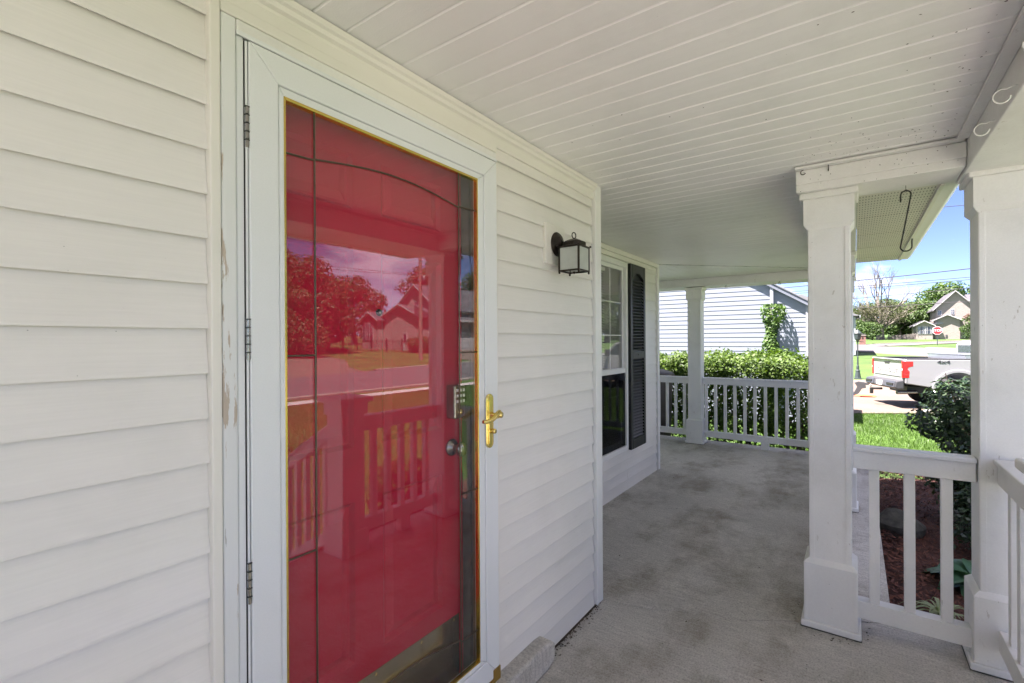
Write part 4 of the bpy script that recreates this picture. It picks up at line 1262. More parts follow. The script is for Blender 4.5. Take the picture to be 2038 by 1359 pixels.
# ================================================================== PLANTS NEAR THE PORCH
def hedge_row():
    ys = np.linspace(0.75, 7.0, 10)
    for i, yc in enumerate(ys):
        c = Vector((8.75 + rr.uniform(-.08, .08), yc, -0.61))
        lab = ['rightmost shrub of the hedge, mostly behind the nearest post', 'second hedge shrub from the right, below the ivy', 'third hedge shrub from the right behind the far railing',
               'fourth hedge shrub from the right behind the far railing', 'fifth hedge shrub from the right, just right of the far post', 'sixth hedge shrub from the right, directly behind the far post',
               'hedge shrub left of the far post, beside the bin', 'hedge shrub hidden behind the house corner board', 'hedge shrub second from the hidden left end', 'hedge shrub at the hidden left end'][i]
        t = thing('hedge_shrub', c, lab, 'shrub', 'clipped shrubs of the hedge behind the porch')
        mb = MB()
        for k in range(9):
            a_ = rr.uniform(0, 6.28); rad = rr.uniform(0.02, 0.16)
            p0 = c + Vector((rad * math.cos(a_), rad * math.sin(a_), 0.0))
            p1 = p0 + Vector((rr.uniform(-.12, .12), rr.uniform(-.16, .16), 0.55))
            p2 = p1 + Vector((rr.uniform(-.2, .2), rr.uniform(-.25, .25), 0.6))
            p3 = p2 + Vector((rr.uniform(-.2, .2), rr.uniform(-.2, .2), 0.45))
            mb.tube([p0, p1, p2, p3], [.017, .013, .008, .004], 5)
        mb.build('stems', 'stem', t)
        n = 7200
        # dense top, thin dark skirt
        X = RNG.uniform(-0.52, 0.52, n); Y = RNG.uniform(-0.46, 0.46, n)
        u = RNG.random(n)
        Zt = 1.775 + 0.045 * np.sin(X * 5 + i) + 0.05 * np.sin(Y * 7 + i * 2) + RNG.normal(0, .035, n)
        Z = np.where(u < 0.45, Zt - np.abs(RNG.normal(0, 0.16, n)), np.where(u < 0.90, RNG.uniform(0.62, 1.62, n), RNG.uniform(0.22, 0.8, n)))
        fr = RNG.random(n) < 0.55
        X = np.where(fr & (Z < 1.62), np.sign(X) * RNG.uniform(0.36, 0.52, n), X)
        Pn = np.stack([c.x + X, c.y + Y, c.z + Z], 1)
        top = Z > 1.45
        nr = np.stack([np.sign(X) * 0.5, np.zeros(n), np.where(top, 1.0, 0.3)], 1)
        leaf_part('foliage', Pn, 0.062, 'leaf_hedge', t, c, nrm=nr, jitter=1.0, aspect=0.55)
hedge_row()

def bush(c, rad, h, n, size, mat, label, name='garden_bush', stems=9, cat='bush', lean=0.0):
    c = Vector(c)
    t = thing(name, c, label, cat)
    mb = MB()
    tips = []
    for k in range(stems):
        a_ = k * 2.399; r1 = rad * rr.uniform(0.3, 0.75)
        p0 = c + Vector((0.05 * math.cos(a_), 0.05 * math.sin(a_), 0))
        p1 = c + Vector((r1 * .5 * math.cos(a_), r1 * .5 * math.sin(a_), h * .45))
        p2 = c + Vector((r1 * math.cos(a_), r1 * math.sin(a_), h * rr.uniform(.75, 1.04)))
        mb.tube([p0, p1, p2], [.018, .012, .004], 6)
    mb.build('stems', 'stem', t)
    k = 44
    cc = []
    for i in range(k):
        a_ = RNG.uniform(0, 6.28); z = RNG.uniform(0.18, 0.92)
        pr_ = math.sqrt(max(0, 1 - ((z - 0.55) / 0.52) ** 2))
        q = rad * pr_ * RNG.uniform(0.45, 0.86)
        cc.append((q * math.cos(a_), q * math.sin(a_), z * h))
    cc = np.array(cc)
    idx = RNG.integers(0, k, n)
    d = RNG.normal(size=(n, 3)); d /= np.linalg.norm(d, axis=1)[:, None]
    rr_ = rad * 0.34 * RNG.uniform(0.55, 1.05, n)[:, None]
    Pn = cc[idx] + d * rr_ * np.array([1, 1, 0.85]) + np.array(c)
    Pn[:, 2] = np.maximum(Pn[:, 2], c.z + 0.06)
    leaf_part('foliage', Pn, size, mat, t, c, nrm=d + np.array([0, 0, 0.5]), jitter=0.7, aspect=0.55)
    return t
bush((6.60, -1.18, -0.47), 0.66, 1.58, 16000, 0.058, 'leaf_bush', 'tall dark glossy bush beyond the short railing')
bush((5.75, -0.98, -0.45), 0.36, 0.55, 1500, 0.055, 'leaf_bush', 'low dark bush on the mulch under the tall glossy bush')
bush((8.55, -1.55, -0.55), 0.55, 0.75, 2200, 0.060, 'leaf_hedge', 'light green low bush behind the dark glossy one')
bush((3.6, -1.7, -0.5), 0.42, 0.65, 1800, 0.055, 'leaf_bush', 'rounded dark bush before the porch corner, outside the frame')
def rosette(c, n, L, w, mat, label, name, cat, up_=0.55, arch_=0.5):
    c = Vector(c)
    t = thing(name, c, label, cat)
    for k in range(n):
        a_ = k * 2.399 + rr.uniform(-.2, .2)
        el = rr.uniform(up_ - .25, up_ + .3)
        l_ = L * rr.uniform(.7, 1.1); w_ = w * rr.uniform(.8, 1.15)
        d = Vector((math.cos(a_), math.sin(a_), 0)); s_ = Vector((-d.y, d.x, 0))
        mb = MB(); V = []
        m = 7
        for i in range(m):
            u = i / (m - 1)
            pz = l_ * (math.sin(el) * u - arch_ * u * u)
            p = c + d * (l_ * math.cos(el) * u) + Vector((0, 0, 0.02 + pz))
            ww = w_ * (math.sin(math.pi * min(1, u * .92 + .08)) ** .8) * .5
            V += [p - s_ * ww + Vector((0, 0, ww * .35)), p, p + s_ * ww + Vector((0, 0, ww * .35))]
        F = []
        for i in range(m - 1):
            for j in range(2):
                F.append((i * 3 + j, i * 3 + j + 1, i * 3 + 4 + j, i * 3 + 3 + j))
        mb.add(V, F, True)
        mb.build('leaf', mat, t)
    return t
rosette((4.95, -0.78, -0.44), 24, 0.46, 0.17, 'leaf_hosta', 'broad-leaved hosta on the mulch beside the right post', 'hosta_plant', 'plant')
rosette((4.25, -0.46, -0.43), 34, 0.34, 0.018, 'leaf_strip', 'striped grass-like clump on the mulch under the short railing', 'liriope_plant', 'plant', 0.9, 0.75)
rosette((4.0, -0.62, -0.43), 30, 0.36, 0.018, 'leaf_strip', 'striped grass-like clump close to the right post base', 'liriope_plant', 'plant', 0.9, 0.75)
for i, (px, py) in enumerate(((2.45, -1.0), (2.75, -1.15), (3.05, -1.3), (2.3, -1.5))):
    rosette((px, py, -0.45), 26, 0.36, 0.020, 'leaf_strip', ['striped clump mirrored nearest the newel post', 'striped clump mirrored second from the newel post', 'striped clump mirrored third from the newel post', 'striped clump mirrored beside the stair railing'][i], 'liriope_plant', 'plant', 0.9, 0.7)
rock = bmesh.new(); bmesh.ops.create_icosphere(rock, subdivisions=3, radius=0.19)
for v in rock.verts:
    v.co *= 1 + 0.16 * math.sin(v.co.x * 19 + 1) * math.sin(v.co.y * 17) + 0.06 * math.sin(v.co.z * 37)
    v.co.z *= 0.85
me = bpy.data.meshes.new('garden_rock'); rock.to_mesh(me); rock.free()
tag(link('garden_rock', me, surf('mossy_rock', (0.07, 0.068, 0.055), 0.9, 0.5, 12, bump=0.6, bscale=30), None, (6.05, -0.36, -0.40)), 'dark mossy rock lying at the back of the mulch bed', 'rock')

# bin behind the far railing
tb = thing('trash_bin', (7.85, 2.72, -0.61), 'dark lidded trash bin behind the far railing at left', 'bin')
MB().lathe([(0.0, 0.0), (0.25, 0.0), (0.30, 1.47)], 24, (7.85, 2.72, -0.61)).build('body', 'bin', tb)
MB().lathe([(0.315, 1.46), (0.325, 1.475), (0.325, 1.515), (0.31, 1.53), (0.29, 1.545), (0.15, 1.585), (0.0, 1.595)], 24, (7.85, 2.72, -0.61)).build('lid', 'bin', tb)
B(7.53, 7.56, 2.64, 2.80, 0.80, 0.83).build('handle', 'bin', tb)

# ================================================================== NEIGHBOUR'S HOUSE BEHIND THE HEDGE
nb = thing('neighbour_house', (13.5, 4, -0.61), 'white-blue lap-sided gable house behind the hedge', 'house')
NX = 13.5; NS = 0.63; AP = 5.6
def ntop(y): return 2.36 + NS * (y - 0.92) if y < AP else 2.36 + NS * (AP - 0.92) - NS * (y - AP)
MB().prism([(0.94, -0.65), (10.2, -0.65), (10.2, ntop(10.2)), (AP, ntop(AP)), (0.94, ntop(0.94))], 'x', NX + .012, NX + 2.4).build('wall', 'nbsiding', nb)
z = -0.60; k = 0
pm = None
while z < ntop(AP) - 0.05:
    zt_ = z + 0.118
    ya = 0.955 if ntop(0.96) > zt_ else 0.92 + (zt_ - 2.36) / NS + .01
    yb = 10.2 - 0.0 if ntop(10.2) > zt_ else 2 * AP - 0.92 - (zt_ - 2.36) / NS - .01
    MB().prism([(NX + .012, z), (NX + .000, z), (NX + .009, zt_ + .004), (NX + .012, zt_ + .004)], 'y', ya, yb).build('siding_plank', 'nbsiding', nb)
    z += 0.118
B(NX - .03, NX + .05, 0.90, 0.955, -0.62, 2.34).build('corner_board', 'nbtrim', nb)
B(NX - .075, NX - .006, 1.632, 1.712, -0.55, 2.86).build('downpipe', 'nbtrim', nb, bevel=0.01)
for s_ in (0, 1):
    y0, y1 = (0.80, AP) if s_ == 0 else (AP + .001, 2 * AP - 0.80)
    za, zb = (ntop(y0), ntop(y1)) if s_ == 0 else (ntop(AP), ntop(y1))
    if s_ == 1: za, zb = ntop(AP), ntop(y1)
    MB().prism([(y0, za - .09), (y1, zb - .09), (y1, zb + .02), (y0, za + .02)], 'x', NX - .10, NX - .07).build('rake_board', 'nbrake', nb)
    MB().prism([(y0, za + .021), (y1, zb + .021), (y1, zb + .05), (y0, za + .05)], 'x', NX - .12, NX + 2.6).build('roof', 'lroof', nb)
    MB().prism([(y0, za - .02), (y1, zb - .02), (y1, zb + .0), (y0, za + .0)], 'x', NX - .069, NX + .01).build('rake_soffit', 'nbtrim', nb)
# the small house beyond, its eave just showing past the near post
fg = thing('neighbour_house', (46, 3, 0.2), 'sliver of a pale house with grey eave above the lamp post', 'house')
gz_ = ground_z(46, 2)
B(44, 49.5, 0.06, 7.0, gz_ - .2, 3.2).build('wall', 'nbsiding', fg)
MB().add([(43.6, -0.30, 3.2), (49.8, -0.30, 3.2), (49.8, 3.4, 5.0), (43.6, 3.4, 5.0), (43.6, 7.3, 3.2), (49.8, 7.3, 3.2)], [(0, 1, 2, 3), (3, 2, 5, 4), (0, 3, 4), (1, 5, 2), (0, 4, 5, 1)]).build('roof', 'lroof', fg)
B(43.55, 49.85, -0.36, -0.301, 3.06, 3.24).build('fascia', 'nbtrim', fg)
B(43.9, 44.0, -0.06, 0.055, gz_, 3.1).build('downpipe', 'nbtrim', fg)
# ivy climbing the downpipe
iv = thing('ivy_vine', (NX - .1, 1.67, -0.6), 'leafy ivy column climbing the white downpipe on the neighbour house', 'ivy')
n = 2600
hgt = RNG.uniform(0.2, 2.93, n)
wd = 0.13 + 0.10 * np.exp(-((hgt - 2.72) / 0.30) ** 2) + 0.05 * np.exp(-((hgt - 1.9) / .3) ** 2) + 0.04 * np.sin(hgt * 5)
an = RNG.uniform(0, 6.28, n); ra = wd * np.sqrt(RNG.uniform(0.25, 1, n))
Pn = np.stack([NX - 0.16 + 0.75 * ra * np.cos(an), 1.66 + ra * np.sin(an) * 1.15 + 0.03 * np.sin(hgt * 4), -0.6 + hgt], 1)
nr = np.stack([np.cos(an), np.sin(an), 0.4 * np.ones(n)], 1)
leaf_part('foliage', Pn, 0.075, 'leaf_ivy', iv, (NX - .1, 1.67, -0.6), nrm=nr, jitter=0.8, aspect=0.8)
MB().tube([(NX - .11, 1.64, -0.6), (NX - .12, 1.70, 0.6), (NX - .12, 1.64, 1.6), (NX - .12, 1.69, 2.25)], [.03, .025, .02, .01], 6).build('stem', 'stem', iv)

# ================================================================== TRUCK ON THE DRIVEWAY
TA = math.atan2(-0.946, 0.326)      # heading of the truck's nose
TO = Vector((18.9, -0.80, -0.585))     # centre of the rear bumper on the ground
tk = thing('pickup_truck', (0, 0, 0), 'white pickup truck parked on the driveway, tailgate toward the house', 'truck')
ROTT = Matrix.Rotation(TA, 4, 'Z')
def tb_(mb, name, mat, parent=None, bevel=0.0, seg=2):
    # truck parts are modelled with x forward, y left, z up and then stood in place by the parent empty
    return mb.build(name, mat, parent or tk, bevel=bevel, seg=seg)
HW = 1.02
def arc(cx, cz, r, a0, a1, n=14): return [(cx + r * math.cos(a0 + (a1 - a0) * k / n), cz + r * math.sin(a0 + (a1 - a0) * k / n)) for k in range(n + 1)]
RX, FX = 1.32, 5.15; WR = 0.42
def side_panel(s):
    ya, yb = (HW - .05, HW) if s > 0 else (-HW, -HW + .05)
    P = [(0.06, 0.74), (0.04, 0.95), (0.05, 1.40), (0.10, 1.44), (2.18, 1.44), (2.18, 0.62)] + [(RX + .56, .62)] + arc(RX, .52, .55, R(12), R(168)) + [(RX - .56, .62), (0.55, 0.66)]
    tb_(MB().prism(P, 'y', ya, yb), 'bed_side', 'paint', bevel=0.02)
    # flared arch lip
    o_ = arc(RX, .52, .64, R(6), R(174)); i_ = arc(RX, .52, .55, R(174), R(6))
    tb_(MB().prism(o_ + i_, 'y', *( (HW, HW + .035) if s > 0 else (-HW - .035, -HW))), 'wheel_arch', 'paint', bevel=0.012)
    i2 = arc(RX, .52, .555, R(8), R(172)); i3 = arc(RX, .52, .52, R(172), R(8))
    tb_(MB().prism(i2 + i3, 'y', *((HW - .02, HW + .030) if s > 0 else (-HW - .030, -HW + .02))), 'arch_liner', 'plastic')
for s_ in (1, -1): side_panel(s_)
tb_(B(0.02, 0.09, -HW + .055, HW - .055, 0.80, 1.42), 'tailgate', 'paint', bevel=0.012)
tg = tk.children[-1]
tb_(MB().prism([(0.0, 1.395), (0.12, 1.395), (0.13, 1.44), (0.0, 1.455), (-0.03, 1.43)], 'y', -HW + .056, HW - .056), 'tailgate_lip', 'paint', tg, bevel=0.006)
tb_(B(0.012, 0.021, -HW + .16, HW - .16, 0.92, 0.935), 'tailgate_crease', 'grey', tg)
tb_(B(0.008, 0.021, -.16, .16, 1.29, 1.35), 'tailgate_handle', 'plastic', tg, bevel=0.008)
def text_mesh(body, size, name):
    cu = bpy.data.curves.new(name, 'FONT'); cu.body = body; cu.size = size; cu.align_x = 'CENTER'; cu.align_y = 'CENTER'; cu.extrude = 0.004
    tmp = bpy.data.objects.new(name, cu); COL.objects.link(tmp)
    me = bpy.data.meshes.new_from_object(tmp.evaluated_get(bpy.context.evaluated_depsgraph_get()))
    bpy.data.objects.remove(tmp); bpy.data.curves.remove(cu)
    me.name = name
    return me
def text_obj(body, size, mat, parent, loc, rot, name='lettering', sx=1.0):
    me = text_mesh(body, size, name)
    o_ = link(name, me, mat, parent, (0, 0, 0))
    o_.location = Vector(loc) - ORI.get(parent, Vector((0, 0, 0))) if parent else loc
    o_.rotation_euler = rot; o_.scale = (sx, 1, 1)
    return o_
text_obj('CHEVROLET', 0.155, 'letter', tg, (0.0165, 0, 1.09), (R(90), 0, R(-90)), sx=1.55)
text_obj('4x4', 0.13, 'plastic', tk, (0.98, -HW - .004, 1.37), (R(90), 0, 0), sx=1.6)
for s_ in (1, -1):     # tail lamps wrap the rear corners
    y0, y1 = sorted((s_ * (HW + .004), s_ * (HW - (.085 if s_ < 0 else .045))))
    up_l = tb_(MB().prism([(-.004, .90), (.16, .90), (.175, 1.09), (.12, 1.16), (.15, 1.21), (.26, 1.24), (.26, 1.385), (-.004, 1.385)], 'y', y0, y1), 'tail_lamp', 'tail', bevel=0.014)
    y2, y3 = (y0 + .012, y1 - .018)
    tb_(MB().box(-0.008, -.0045, y2, y3, 1.12, 1.175), 'reverse_lens', 'clear', up_l)
tb_(MB().box(.105, .112, -HW - .0015, -HW + .02, .75, .895), 'panel_gap', 'plastic')
tb_(MB().box(2.17, 2.20, -HW + .02, HW - .02, .60, 1.43), 'cab_gap', 'plastic')
bp_ = tb_(MB().prism([(-.20, .62), (-.16, .80), (-.02, .83), (.05, .83), (.05, .58), (-.12, .56)], 'y', -HW + .02, HW - .02), 'rear_bumper', 'grey', bevel=0.03)
for s_ in (1, -1):
    y0, y1 = sorted((s_ * .42, s_ * .98))
    tb_(MB().prism([(-.215, .63), (-.175, .80), (-.16, .80), (-.16, .62)], 'y', y0, y1), 'bumper_chrome', 'bumper', bp_, bevel=0.01)
    y0, y1 = sorted((s_ * .52, s_ * .92))
    tb_(B(-.222, -.18, y0, y1, .665, .745), 'corner_step', 'black', bp_, bevel=0.01)
tb_(B(-.212, -.17, -.17, .17, .63, .77), 'number_plate', 'signwhite', bp_)
ht = tb_(MB().tube([(-.12, 0, .50), (-.38, 0, .50)], .035, 8), 'tow_hitch', 'black')
tb_(B(-.44, -.36, -.03, .03, .34, .52), 'ball_mount', 'black', ht)
tb_(MB().lathe([(.018, 0), (.018, .05), (.03, .07), (.026, .10), (0, .11)], 12, (-.42, 0, .52)), 'tow_ball', 'alu', ht)
tb_(MB().tube([(.5, -.62, .46), (-.02, -.70, .45)], .055, 12), 'exhaust_pipe', 'nickel')
tb_(B(0.10, 2.16, -HW + .056, HW - .056, 0.70, 0.80), 'bed_floor', 'plastic')
tb_(B(2.10, 2.165, -HW + .06, HW - .06, 0.80, 1.45), 'bed_front', 'paint')
for s_ in (1, -1):
    y0, y1 = sorted((s_ * (HW - .002), s_ * (HW - .075)))
    tb_(B(0.10, 2.165, y0, y1, 1.442, 1.468), 'rail_cap', 'plastic', bevel=0.008)
tb_(MB().box(.3, 5.9, -.55, .55, .42, .62), 'chassis', 'plastic')
# cab
cabp = [(2.20, 0.55), (2.20, 1.42), (2.26, 1.88), (2.42, 1.98), (3.45, 1.99), (3.75, 1.93), (4.40, 1.46), (5.85, 1.36), (6.02, 1.22), (6.05, 0.62), (FX + .56, .60)] + arc(FX, .52, .55, R(12), R(168)) + [(FX - .56, .55)]
tb_(MB().prism(cabp, 'y', -HW + .03, HW - .03), 'cab', 'paint', bevel=0.05, seg=3)
for s_ in (1, -1):
    y0, y1 = sorted((s_ * (HW - .032), s_ * (HW - .022)))
    for P in ([(2.46, 1.46), (2.46, 1.86), (3.14, 1.90), (3.14, 1.46)], [(3.24, 1.46), (3.24, 1.90), (3.66, 1.88), (4.16, 1.46)]):
        tb_(MB().prism(P, 'y', y0, y1), 'side_window', 'darkglass')
    for xa in (2.44, 3.19):
        y2, y3 = sorted((s_ * (HW - .031), s_ * (HW - .026)))
        d_ = tb_(MB().box(xa, xa + (.72 if xa < 3 else .98), y2, y3, .62, 1.42), 'door', 'paint', bevel=0.004)
        y4, y5 = sorted((s_ * (HW - .026), s_ * (HW + .012)))
        tb_(B(xa + .05, xa + .20, y4, y5, 1.27, 1.31), 'door_handle', 'alu', d_, bevel=0.006)
    y0, y1 = sorted((s_ * (HW + .02), s_ * (HW + .24)))
    tb_(B(3.98, 4.10, y0, y1, 1.38, 1.66), 'mirror', 'plastic', bevel=0.03)
    for wx in (RX, FX):
        w = tb_(MB().lathe([(.20, -.14), (.36, -.14), (.415, -.10), (.42, 0), (.415, .10), (.36, .14), (.20, .14)], 28, (wx, s_ * (HW - .17), .42), 'y'), 'wheel', 'rubber')
        tb_(MB().lathe([(0, .12 * s_), (.06, .13 * s_), (.08, .10 * s_), (.19, .09 * s_), (.225, .135 * s_)], 24, (wx, s_ * (HW - .17), .42), 'y'), 'rim', 'alu', w)
tb_(MB().hexa([(3.78, -.86, 1.89), (4.38, -.90, 1.475), (4.38, .90, 1.475), (3.78, .86, 1.89)], [(3.79, -.86, 1.91), (4.39, -.90, 1.495), (4.39, .90, 1.495), (3.79, .86, 1.91)]), 'windscreen', 'darkglass')
tb_(B(2.188, 2.235, -.75, .75, 1.50, 1.84), 'rear_window', 'darkglass')
tb_(B(6.03, 6.075, -.85, .85, .75, 1.20), 'grille', 'plastic')
for s_ in (1, -1):
    y0, y1 = sorted((s_ * .98, s_ * .70)); tb_(B(6.0, 6.08, y0, y1, 1.0, 1.2), 'headlight', 'clear', bevel=0.02)
tb_(B(5.95, 6.15, -.96, .96, .5, .74), 'front_bumper', 'alu', bevel=0.04)
bx_ = thing('tool_box', (0, 0, 0), 'bare metal tool box across the truck bed', 'tool box')
MB().box(1.50, 2.08, -.98, .98, 1.30, 1.56).build('body', 'alu', bx_, bevel=0.01)
B(1.49, 2.09, -.985, .985, 1.561, 1.60).build('lid', 'alu', bx_, bevel=0.01)
B(1.70, 1.84, -.99, -.9815, 1.44, 1.51).build('latch', 'plastic', bx_)
for o_ in (tk, bx_):
    o_.location = TO; o_.rotation_euler = (0, 0, TA)

# ================================================================== STREET FURNITURE
def lamp_post(loc):
    x_, y_, z_ = loc
    t = thing('lamp_post', loc, 'dark green-black garden lamp post at the edge of the driveway', 'lamp post')
    B(x_ - .14, x_ + .14, y_ - .14, y_ + .14, z_ - .1, z_ + .05).build('foot', 'lead', t, bevel=0.01)
    MB().lathe([(.125, .05), (.12, .08), (.085, .36), (.095, .38), (.095, .40), (.06, .43), (.055, .60), (.035, .66), (.030, 1.0), (.036, 1.02), (.026, 1.05), (.024, 1.72), (.045, 1.74), (.05, 1.78)], 8, loc, smooth=False).build('shaft', 'lead', t)
    MB().lathe([(.05, 1.78), (.12, 1.86), (.15, 2.12), (.17, 2.13), (.05, 2.28), (.02, 2.30), (.0, 2.36)], 8, loc, smooth=False).build('lantern', 'lead', t)
    MB().tube([(x_, y_ - .22, z_ + 1.74), (x_, y_ + .22, z_ + 1.74)], .014, 6).build('ladder_bar', 'lead', t)
lamp_post((27.6, -0.11, ground_z(27.6, -0.1)))
gl_ = ground_z(62, -.65)
mbx = thing('brick_mailbox', (62, -.66, gl_), 'red brick mailbox pillar with rounded cap across the road', 'mailbox')
B(61.7, 62.3, -.93, -.39, gl_ - .1, gl_ + .93).build('pillar', 'redbrick', mbx)
B(61.65, 62.35, -.99, -.33, gl_ + .93, gl_ + 1.02).build('cap', 'kerb', mbx, bevel=0.02)
MB().prism([(-.86 + .20 - .20 * math.cos(math.pi * k / 8), gl_ + 1.02 + .16 * math.sin(math.pi * k / 8)) for k in range(9)], 'x', 61.75, 62.25).build('box_top', 'plastic', mbx)
B(61.68, 61.701, -.74, -.60, gl_ + .62, gl_ + .78).build('emblem', 'black', mbx)
# stop sign
sx_, sy_ = 60.7, -6.40
gs = ground_z(sx_, sy_)
st = thing('stop_sign', (sx_, sy_, gs), 'red octagonal STOP sign on the corner lawn', 'sign')
B(sx_ - .03, sx_ + .03, sy_ - .03, sy_ + .03, gs - .2, 3.0).build('pole', 'lead', st)
def octp(r_): return [(sy_ + r_ * math.cos(R(22.5 + 45 * k)), 2.235 + r_ * math.sin(R(22.5 + 45 * k))) for k in range(8)]
MB().prism(octp(.40), 'x', sx_ - .055, sx_ - .035).build('border', 'signwhite', st)
pl_ = MB().prism(octp(.365), 'x', sx_ - .060, sx_ - .0555).build('plate', 'stopred', st)
text_obj('STOP', 0.30, 'signwhite', pl_, (sx_ - .065, sy_, 2.235), (R(90), 0, R(-90)), sx=0.95)
B(sx_ - .045, sx_ - .031, sy_ - .40, sy_ + .02, 2.86, 3.02).build('street_name_blade', 'lead', st)
# yard ornament on the driveway
zo = ground_z(20.9, -.2) + .03
od = MB().lathe([(0, .02), (.30, .02), (.33, 0)], 20, (21.3, -.30, zo)).build('round_mat', 'orange')
tag(od, 'flat orange-red round mat lying on the driveway', 'mat')
oc = MB().prism([(0.32, zo), (0.02, zo + .18), (-0.06, zo + .36), (0.02, zo + .50), (-0.10, zo + .55), (-0.42, zo + .50), (-0.40, zo + .44), (-0.30, zo + .42), (-0.32, zo + .33), (-0.20, zo + .30), (-0.10, zo + .12), (0.10, zo)], 'x', 20.80, 20.90)
tag(oc.build('yard_ornament', 'grey', bevel=0.01), 'grey cut-out yard ornament standing by the orange mat', 'ornament')

# wooden fence across the road
wf = thing('wooden_fence', (86, -6, 1.35), 'long grey board fence in front of the far brick house', 'fence')
pm = B(-.012, .012, -.068, .068, 0, .80).mesh('fence_board'); pm.materials.append(M['fence'])
nbd = 34
for i in range(nbd):
    u = i / (nbd - 1)
    ob = bpy.data.objects.new('fence_board', pm); COL.objects.link(ob); ob.parent = wf
    yy = -8.75 + u * 4.9
    ob.location = (86.5 + rr.uniform(-.01, .01) - 86, yy + 6, ground_z(86.5, yy) - 1.35 - .05 + rr.uniform(-.02, .02) - 0.28 * max(0, u - .55) / .45)
    ob.scale = (1, 1, 1)
for zz in (.2, .6):
    MB().box(86.515, 86.55, -8.8, -3.9, 1.36 + zz - .04, 1.36 + zz + .04).build('fence_rail', 'fence', wf)

# ================================================================== HOUSES
def window_part(t, plane, y0, y1, z0, z1, ax='x', s=-1):
    # framed window on a plane x=const (facing -x) or y=const (facing +y)
    if ax == 'x':
        f_ = B(plane + s * .06, plane, y0 - .06, y1 + .06, z0 - .06, z1 + .06).build('window', 'housetrim', t)
        B(plane + s * .07, plane + s * .061, y0, y1, z0, z1).build('pane', 'darkglass', f_)
        B(plane + s * .08, plane + s * .071, (y0 + y1) / 2 - .02, (y0 + y1) / 2 + .02, z0, z1).build('muntin', 'housetrim', f_)
        B(plane + s * .08, plane + s * .071, y0, y1, (z0 + z1) / 2 - .02, (z0 + z1) / 2 + .02).build('muntin', 'housetrim', f_)
    else:
        f_ = B(y0 - .06, y1 + .06, plane, plane + s * .06, z0 - .06, z1 + .06).build('window', 'housetrim', t)
        B(y0, y1, plane + s * .061, plane + s * .07, z0, z1).build('pane', 'darkglass', f_)
def gable(t, x0, x1, ya, yb, zb, ze, za, over=.35, wall='brick', roof='roof', name='wall'):
    # block with its gable end facing -x; ridge along x
    ym = (ya + yb) / 2
    MB().prism([(ya, zb), (yb, zb), (yb, ze), (ym, za), (ya, ze)], 'x', x0, x1).build(name, wall, t)
    k = (za - ze) / (yb - ym)
    for s_ in (-1, 1):
        yo = ym + s_ * ((yb - ya) / 2 + over); zo_ = ze - k * over
        MB().prism([(ym, za + .02), (yo, zo_ + .02), (yo, zo_ + .17), (ym, za + .17)], 'x', x0 - over, x1 + over).build('roof', roof, t)
        MB().prism([(ym, za + .03), (yo, zo_ + .03), (yo, zo_ + .16), (ym, za + .16)], 'x', x0 - over - .05, x0 - over - .002).build('rake_board', 'housetrim', t)
        MB().prism([(ym, za + .0), (yo, zo_ + .0), (yo, zo_ + .018), (ym, za + .018)], 'x', x0 - over, x0 - .002).build('rake_soffit', 'housetrim', t)
fh = thing('brick_house', (90, -11, 1.35), 'far tan brick house with stacked gables behind the stop sign', 'house')
gable(fh, 88.0, 98, -13.1, -9.15, 1.2, 5.65, 7.85)
gable(fh, 86.9, 88.0 - .01, -11.45, -8.9, 1.2, 3.95, 4.62)
gable(fh, 86.2, 92.0, -8.62, -6.88, 1.2, 3.30, 3.82, over=.3)
MB().prism([(-8.62, 3.62), (-9.3, 3.62), (-9.3, 3.4), (-8.62, 3.4)], 'x', 86.0, 88.6).build('porch_roof', 'roof', fh)
B(88.2, 100, -24, -13.11, 1.2, 5.3).build('side_wing', 'brick', fh)
MB().add([(87.6, -24.4, 5.3), (87.6, -12.9, 5.3), (101, -12.9, 5.3), (101, -24.4, 5.3), (94, -24.4, 7.8), (94, -12.9, 7.8)], [(0, 1, 5, 4), (1, 2, 5), (2, 3, 4, 5), (3, 0, 4), (0, 3, 2, 1)]).build('side_roof', 'roof', fh)
for y0, y1 in ((-7.43, -7.12), (-7.78, -7.50), (-8.20, -7.92), (-8.50, -8.26)):
    window_part(fh, 86.2, y0, y1, 2.15, 3.08)
window_part(fh, 88.0, -10.98, -10.72, 4.80, 5.42)
window_part(fh, 88.0, -9.70, -9.38, 4.72, 5.28)
B(86.85, 86.9, -10.2, -10.0, 1.6, 2.0).build('meter_box', 'grey', fh)

# the house mirrored in the storm door
rh = thing('brick_house', (36, -38, 0.3), 'tan brick house with steep gable mirrored in the red door glass', 'house')
gable(rh, 36.6, 47, -38.0, -31.6, 0.1, 5.0, 7.6, over=.4)
gable(rh, 36.0, 36.59, -39.3, -34.0, 0.1, 4.35, 5.5, over=.35)
gable(rh, 35.0, 39.0, -42.0, -39.31, 0.2, 3.95, 4.75, over=.3)
for y0, y1 in ((-41.85, -41.35), (-41.2, -40.75), (-40.6, -40.1)):
    window_part(rh, 35.0, y0, y1, 1.7, 3.6)
window_part(rh, 36.6, -34.95, -34.35, 4.9, 5.9)
window_part(rh, 36.6, -37.7, -37.1, 4.4, 5.0)
dr_ = B(35.93, 36.0, -36.2, -35.5, .5, 2.5).build('side_door', 'housetrim', rh)
B(35.9, 35.929, -36.05, -35.65, 1.4, 2.35).build('pane', 'darkglass', dr_)
B(36.0, 52, -33.9, -31.0, 0.1, 3.75).build('garage_wall', 'brick', rh)
